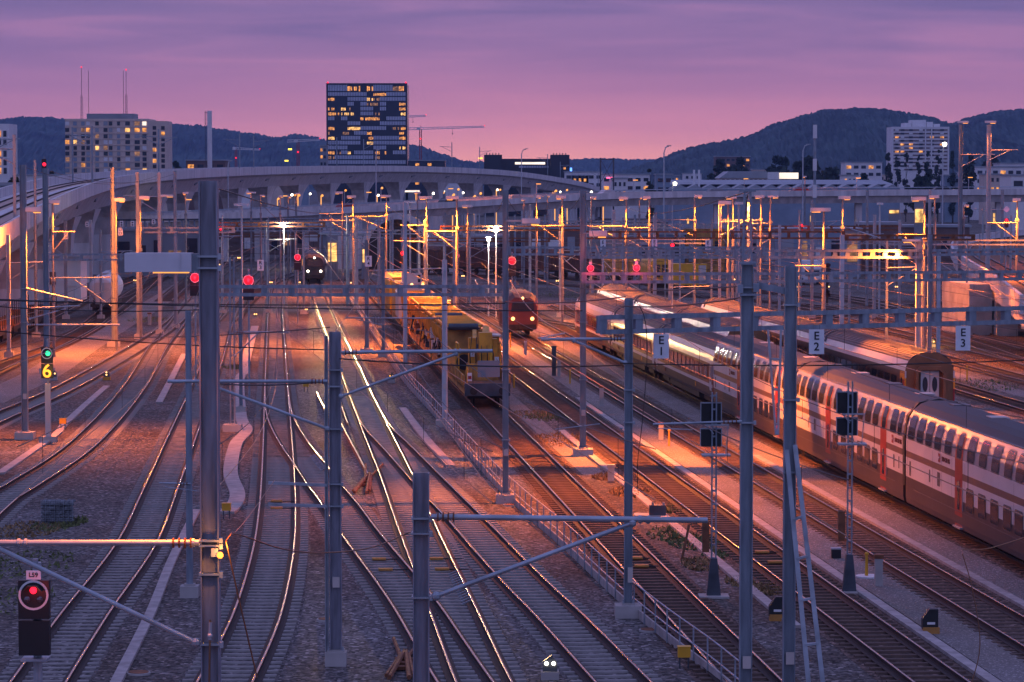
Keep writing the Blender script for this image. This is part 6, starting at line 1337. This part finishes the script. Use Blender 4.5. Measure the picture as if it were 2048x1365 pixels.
# --- sheds and walls in the middle distance
MID = [('shed', 1560, 1722, 462, 430, 8, 'blue_wall', 'pale blue shed behind the orange yard lamp'), ('shed', 1725, 1800, 450, 440, 8, 'brown_wall', 'brown shed with dark windows right of the blue shed'), ('shed', 1280, 1370, 470, 450, 8, 'blue_wall', 'blue-grey shed with a wide white door'), ('shed', 1372, 1450, 455, 455, 8, 'yellow_dirty', 'tall dull yellow shed behind the E 6 sign'), ('shed', 1452, 1556, 470, 455, 8, 'grey_wall', 'grey shed with pale doors'), ('shed', 1020, 1160, 458, 470, 8, 'brown_wall', 'brown shed behind the ringed red signal'), ('shed', 930, 1015, 476, 480, 8, 'grey_wall', 'grey glazed hut behind the bright lamps'),
       ('hut', 846, 905, 486, 455, 4, 'cream', 'low cream hut lit orange beside the dark arch'), ('wall_building', 230, 400, 462, 430, 6, 'grey_wall', 'grey wall with tall pale columns under the road bridge'), ('shed', 0, 160, 520, 345, 5, 'pale_wall', 'white graffiti-covered shed under the viaduct'), ('shed', 430, 640, 455, 560, 8, 'brown_wall', 'long low shed behind the coming train'), ('shed', 1810, 1940, 455, 500, 8, 'brown_wall', 'lit depot building under the road bridge at the right'), ('shed', 645, 735, 470, 500, 6, 'grey_wall', 'grey pillared wall left of the dark arch')]
for nm, a, b_, yt, Y, dp, m, lb in MID:
    t = bld(nm, a, b_, yt, Y, dp, m, lb, roof='roof_grey'); w, hh = t['w'], t['hh']; r = random.Random(a + 3); n = max(3, int(w / 2.2))
    for k in range(min(n, 20)):
        win(t, -w / 2 + (k + .5) * w / n, hh * r.choice((.42, .55, .62)), w / n * r.uniform(.4, .75), hh * r.uniform(.25, .5), r.choice(['win_dark', 'win_dark', 'roof_grey', 'white', 'win_dim', 'brown_wall']))
t = thing('truck', 'white box truck parked between the sheds', 'truck', (XP(1622, 400), 400, 0)); part('box', MB().box((0, 1, 1.9), (2.5, 4, 2.6)), 'white', t); part('cab', MB().box((0, -1.6, 1.3), (2.3, 1.4, 1.8)), 'pale_wall', t); part('windscreen', MB().box((0, -2.32, 1.6), (1.9, .04, .7)), 'glass', t)
for s in (-1, 1):
    for y in (-1.6, 2): part('wheel', MB().disc((s * 1.1, y, .45), .45, 12, .3, 'x'), 'black', t)
p = W(795, 540, 470); t = thing('tunnel_arch', 'dark arched tunnel mouth in a pale stone surround', 'arch', (p.x, p.y, 0)); R = 4.6; b = MB(); n = 16
pts = [(R * math.cos(PI * k / n), 3.2 + R * math.sin(PI * k / n)) for k in range(n + 1)]; pt2 = [((R + 1) * math.cos(PI * k / n), 3.2 + (R + 1) * math.sin(PI * k / n)) for k in range(n + 1)]
b.prism([(R, 0)] + pts + [(-R, 0), (-R - 1, 0)] + pt2[::-1] + [(R + 1, 0)], -1, 0); part('surround', b, 'concrete_wall', t); part('black_panel', MB().prism([(R, 0)] + pts + [(-R, 0)], .4, .6), 'black', t)  # solid black panel in place of the shade inside the arch
for s in (-1, 1): part('wing_wall', MB().box((s * (R + 3), -.4, 2.6), (4, .8, 5.2)), 'concrete_wall', t)
t = bld('depot_window', 1832, 1846, 417, 498, 1, 'win_bright', 'brightly lit window of the depot under the bridge') if False else None
for px, py, Y, w, h, lb in ((1838, 432, 497, 1.3, 2.2, 'bright tall lit doorway of the depot'), (1788, 424, 520, 1.6, .5, 'row of lit panes left of the depot doorway'), (1988, 437, 480, .3, 1.6, 'narrow lit slot under the bridge at the right'), (1622, 438, 520, .3, 1.0, 'narrow white strip light right of the twin lamps'), (1376, 443, 520, .25, 1.0, 'narrow yellow strip light under the bridge'), (800, 383, 900, 4.5, .5, 'left long white strip light below the viaduct'), (826, 383, 900, 4.0, .5, 'middle long white strip light below the viaduct'), (876, 383, 900, 4.2, .5, 'right long white strip light below the viaduct'), (665, 505, 420, 1.2, 2.6, 'orange-lit doorway left of the dark arch'), (728, 512, 420, .35, 1.8, 'greenish strip light inside the arch')):
    p = W(px, py, Y); t = thing('lit_opening', lb, 'lit window', (p.x, p.y - .2, 0)); part('pane', MB().box((0, 0, p.z), (w, .12, h)), 'board_lit' if py == 383 else 'win_bright', t); part('backing', MB().box((0, .15, p.z / 2 + h / 2), (w + .3, .15, p.z + h)), 'grey_wall', t)
r = random.Random(12); fl3 = []
for k in range(34): fl3.append((r.choice((r.uniform(460, 660), r.uniform(680, 1010), r.uniform(860, 1000), r.uniform(1070, 1215))), r.uniform(376, 398), r.uniform(640, 900)))
for i, (px, py, Y) in enumerate(sorted(fl3)):
    p = W(px, py, Y); t = thing('street_lamp', 'small orange street lamp twinkling under the viaduct, %s from the left' % ordinal(i), 'lamp', (p.x, p.y, 0), 0, 'street lamps beyond the viaduct')
    part('pole', MB().tube([(0, 0, 0), (0, 0, p.z)], .12, 6), 'sodium_soft' if i % 3 == 0 else 'paint_grey', t); part('lamp_head', MB().ball((.3, -.2, p.z), .28), 'sodium' if i % 4 else 'lamp_white', t)  # some poles glow themselves in place of lamplight falling on them
# ================================================================== trees
def tree(px, ybase, ytop, wpx, Y, label, m='leaf_dark', tall=False, nl=900, seed=1, group=None, cat='tree'):
    r = random.Random(seed); x = XP(px, Y); z1 = ZP(ytop, Y); rad = wpx / 2 * Y / FPX; t = thing('tree', label, cat, (x, Y, 0), 0, group)
    tk = MB().tube([(0, 0, -.3), (.05, 0, z1 * .45), (0, .1, z1 * .9)], rad * .09 + .08, 7, r2=.05)
    for k in range(6):
        a = r.random() * 2 * PI; z = z1 * r.uniform(.25, .7); tk.tube([(0, 0, z), (rad * .6 * math.cos(a), rad * .6 * math.sin(a), z + z1 * .15)], .09, 5, r2=.03)
    part('trunk', tk, 'bark', t); b = MB(); zc0 = z1 * (.1 if tall else .22)
    cl = []
    for k in range(22 if tall else 16):
        u = r.random(); z = zc0 + (z1 - zc0) * u; prof = (math.sin(PI * (u * .85 + .12)) ** .8 if not tall else (math.sin(PI * min(1, u * .92 + .08)) ** .5)) ; a = r.random() * 2 * PI; q_ = rad * prof * (r.random() ** .5) * .72
        cl.append((q_ * math.cos(a), q_ * math.sin(a), z, rad * r.uniform(.3, .55) * max(.4, prof)))
    for k in range(nl):
        c = r.choice(cl); th = r.random() * 2 * PI; ph = math.acos(r.uniform(-1, 1)); q_ = c[3] * r.uniform(.55, 1.1); s = rad * r.uniform(.12, .28)
        p = Vector((c[0] + q_ * math.sin(ph) * math.cos(th), c[1] + q_ * math.sin(ph) * math.sin(th), c[2] + q_ * math.cos(ph) * (1.5 if tall else .8)))
        u = Vector((r.uniform(-1, 1), r.uniform(-1, 1), r.uniform(-1, 1))).normalized(); v = u.cross(Vector((r.uniform(-1, 1), r.uniform(-1, 1), .3))).normalized()
        b.add([p - u * s, p + v * s * .7, p + u * s, p - v * s * .7], [(0, 1, 2, 3)])
    part('crown', b, m, t)
for i, (px, yt, w, nm) in enumerate(((1776, 304, 20, 'first from the left'), (1794, 312, 17, 'second from the left'), (1812, 300, 16, 'third from the left'), (1836, 306, 16, 'fourth from the left, standing free'), (1856, 304, 20, 'fifth from the left'), (1876, 300, 20, 'behind the lamp pole'), (1906, 300, 26, 'dense, left of the very tall mast'), (1938, 298, 30, 'broad, right of the very tall mast'))):
    tree(px, 378, yt, w, 1000 + (i % 3) * 15, 'dark upright poplar below the white high-rise, ' + nm, tall=True, nl=2200, seed=i + 2, group='row of poplars')
for i, (px, yt, w, Y, lb) in enumerate(((1300, 335, 24, 640, 'rounded dark tree standing alone left of the small house'), (1440, 326, 60, 1200, 'broad tree left of the brown stepped block'), (1480, 322, 70, 1250, 'broad tree in front of the brown stepped block'), (1560, 312, 70, 1150, 'big bushy tree above the billboard'), (1610, 310, 80, 1100, 'big bushy tree behind the antenna mast'), (1665, 338, 60, 1050, 'low bushy tree right of the antenna mast'), (1730, 348, 50, 950, 'low tree left of the poplars'), (1850, 350, 70, 900, 'pale bushes below the poplars'), (1985, 318, 60, 1250, 'bushy tree behind the second very tall mast'), (30, 350, 60, 430, 'dark bushes beyond the viaduct at the left edge'), (350, 326, 40, 1000, 'dark tree right of the apartment block'), (1655, 520, 26, 330, 'dark red shrub by the pale blue shed'), (105, 345, 30, 800, 'small dark tree left of the apartment block'))):
    tree(px, 380, yt, w, Y, lb, 'leaf_red' if 'red shrub' in lb else 'leaf_dark', seed=30 + i, nl=1400)
# ================================================================== wires
def wire(pts, r, label, grp, m='wire', sag=0.0):
    P = [W(*p) for p in pts]
    if len(P) == 2:
        a, b = P; P = [a.lerp(b, k / 10) - Vector((0, 0, sag * 4 * (k / 10) * (1 - k / 10))) for k in range(11)]
    o = P[0].copy(); return tag(obj('overhead_wire', MB().tube([p - o for p in P], r, 5).mesh('overhead_wire', m), loc=o), label, 'wire', grp)
CW = [((-10, 601, 118), (1010, 607, 118)), ((-10, 599, 119), (1165, 622, 119)), ((-10, 662, 108), (660, 700, 108)), ((1160, 577, 140), (1490, 572, 76)), ((1010, 604, 128), (1250, 594, 95)), ((1240, 727, 93), (2060, 720, 93)), ((680, 718, 84), (1240, 731, 94)), ((380, 763, 98), (655, 763, 86)), ((-10, 613, 119), (400, 620, 119)), ((1240, 612, 94), (1500, 592, 72)), ((240, 675, 150), (660, 655, 120))]
for i, (a, b) in enumerate(CW): wire((a, b), .022, 'thin dark cross wire slung over the tracks, %s in the bundle' % ordinal(i), 'cross wires over the tracks', sag=.12)
def along_track(key, off=0.0, z0=5.6, Y0=None, Y1=None):
    return [Vector((p.x, p.y, 0)) for p in TR[key] if (Y0 is None or p.y > Y0) and (Y1 is None or p.y < Y1)][::24]
for i, (key, lb) in enumerate((('T1', 'curved track by the stone cage'), ('TA', 'track sweeping from the left edge'), ('T5', 'track right of the big mast'), ('M1', 'gleaming main line'), ('T7', 'track beside the handrail fence'), ('T8', 'works train track'), ('T9', 'weathered track beside the works train'), ('T10', 'track between the gravel paths'), ('T11', 'double-deck train'), ('T12', 'middle row of coaches'), ('T13', 'back row of coaches'), ('T14', 'track behind the yellow post'), ('T15', 'track at the warm dwarf lamp'), ('T16', 'second track behind the third sign'), ('T6', 'diverging track at the cut-off mast'), ('TB', 'track behind the 6 signal'), ('LA', 'ladder track behind the coaches'), ('LB', 'upper ladder track'), ('TU', 'crossover among the red signals'))):
    P = along_track(key, Y1=450 if key in ('LA', 'LB', 'TU') else 330)
    if len(P) < 4: continue
    o = P[0].copy(); n = len(P); cw = MB().tube([p - o + Vector((0, 0, 5.7)) for p in P], .016, 4); t = thing('contact_wire', 'contact wire with droppers hanging above the ' + lb, 'wire', o, 0, 'contact wires along the tracks')
    part('wire', cw, 'copper', t); cy = [p - o + Vector((0, 0, 6.35 + .65 * (2 * ((k % 10) / 10) - 1) ** 2)) for k, p in enumerate(P)]; part('wire', MB().tube(cy, .016, 4), 'wire', t)
    for k in range(1, min(n, 44), 2): part('dropper', MB().tube([P[k] - o + Vector((0, 0, 5.7)), cy[k]], .009, 3), 'wire', t)
# loose hanging cables
def cable(pts, r, label, m='copper'):
    P = spline([W(*p) for p in pts], .25); o = P[0].copy(); return tag(obj('hanging_cable', MB().tube([p - o for p in P], r, 6).mesh('hanging_cable', m), loc=o), label, 'cable', 'loose hanging cables')
cable([(452, 1083, 50.7), (470, 1068, 51), (560, 1097, 53), (640, 1106, 54.5), (740, 1096, 56), (822, 1064, 57.8)], .014, 'orange-lit cable sagging between the big mast and the cut-off mast')
cable([(452, 1083, 50.7), (485, 1230, 51), (520, 1380, 51.2)], .014, 'orange-lit cable dropping from the big mast to the lower edge')
cable([(470, 1066, 51.5), (500, 1030, 54), (550, 960, 58)], .008, 'thin cable rising from the big mast glint')
cable([(1272, 600, 94), (1290, 640, 94), (1294, 720, 94), (1285, 840, 94), (1275, 930, 94), (1277, 1000, 94.4)], .013, 'black cable hanging beside the E 1 sign mast', 'wire')
cable([(1925, 1108, 80), (1945, 1180, 80), (1960, 1290, 80), (1940, 1380, 80)], .014, 'brown cable hanging at the lower right edge'); cable([(1925, 1100, 80), (1975, 1098, 80), (2060, 1072, 80)], .014, 'brown cable drooping towards the double-deck train')
cable([(1378, 1050, 84), (1370, 1090, 84), (1362, 1125, 84)], .035, 'rusty ribbed insulator rod hanging from the thick tube end', 'rust')
for i, (x0, y0, Y0, x1, y1, Y1) in enumerate(((520, 405, 330, 610, 470, 420), (770, 410, 360, 960, 500, 260), (700, 470, 300, 930, 590, 200), (950, 560, 260, 1010, 620, 180), (1020, 560, 240, 1120, 660, 150), (1190, 500, 240, 1330, 600, 160), (1110, 500, 260, 1330, 640, 150), (1440, 470, 280, 1560, 560, 190), (1750, 470, 300, 1990, 600, 190), (1880, 480, 300, 2050, 610, 190), (560, 430, 400, 660, 520, 300))):
    wire(((x0, y0, Y0), (x1, y1, Y1)), .03, 'pinkish stay wire slanting through the distant tangle, %s from the left' % ordinal(i), 'slanting stay wires', 'copper', .6)

for i, (a, b) in enumerate((((418, 372, 51), (700, 400, 330)), ((668, 668, 85), (770, 470, 330)), ((1011, 384, 128), (985, 405, 330)), ((1167, 384, 150), (1120, 405, 330)), ((1258, 600, 94.5), (1167, 392, 150)), ((1495, 384, 72), (1240, 402, 330)), ((46, 334, 160), (318, 350, 280)), ((91, 340, 215), (350, 348, 285)), ((1582, 536, 72), (1310, 430, 265)), ((1011, 392, 128), (1060, 412, 320)), ((1495, 392, 72), (1475, 480, 265)))):
    wire((a, b), .016, 'long feeder wire running into the distance, %s from the left' % ordinal(i), 'feeder wires', sag=.9)
r = random.Random(77)
for i, x in enumerate(sorted(r.uniform(430, 1950) for k in range(16))):
    y = r.uniform(470, 540); Y = 81600 / (y + 75 - 362); wire(((x, y, Y), (x + r.uniform(130, 260), y + r.uniform(-6, 6), Y)), .02, 'thin cross wire in the middle distance, %s from the left' % ordinal(i), 'cross wires in the middle distance', sag=.3)
for i, (px, w, yt, Y) in enumerate(sorted([(1160, 34, 352, 1150), (1240, 30, 358, 900), (1275, 26, 354, 1250), (1345, 30, 352, 1300), (1385, 36, 348, 1350), (1520, 30, 340, 1450), (1650, 34, 346, 1250), (1700, 28, 352, 1000), (1765, 26, 350, 1300), (1905, 30, 352, 1000), (1935, 26, 346, 1150), (1985, 34, 350, 950), (545, 40, 340, 1300), (480, 36, 338, 1200), (600, 30, 334, 1400), (905, 40, 338, 1400), (950, 30, 342, 1200)])):
    t = bld('house', px - w / 2, px + w / 2, yt, Y, 10, ('pale_wall', 'tan', 'blue_wall')[i % 3], 'small town house with a few lit windows on the skyline, %s from the left' % ordinal(i), roof='roof_grey'); t['group'] = 'small town houses on the skyline'
    for k in range(6):
        win(t, (k % 3 - 1) * t['w'] * .3, t['hh'] - 1.6 - 2.8 * (k // 3), t['w'] * .14, 1.2, 'win_lit' if r.random() < .35 else 'win_dark')
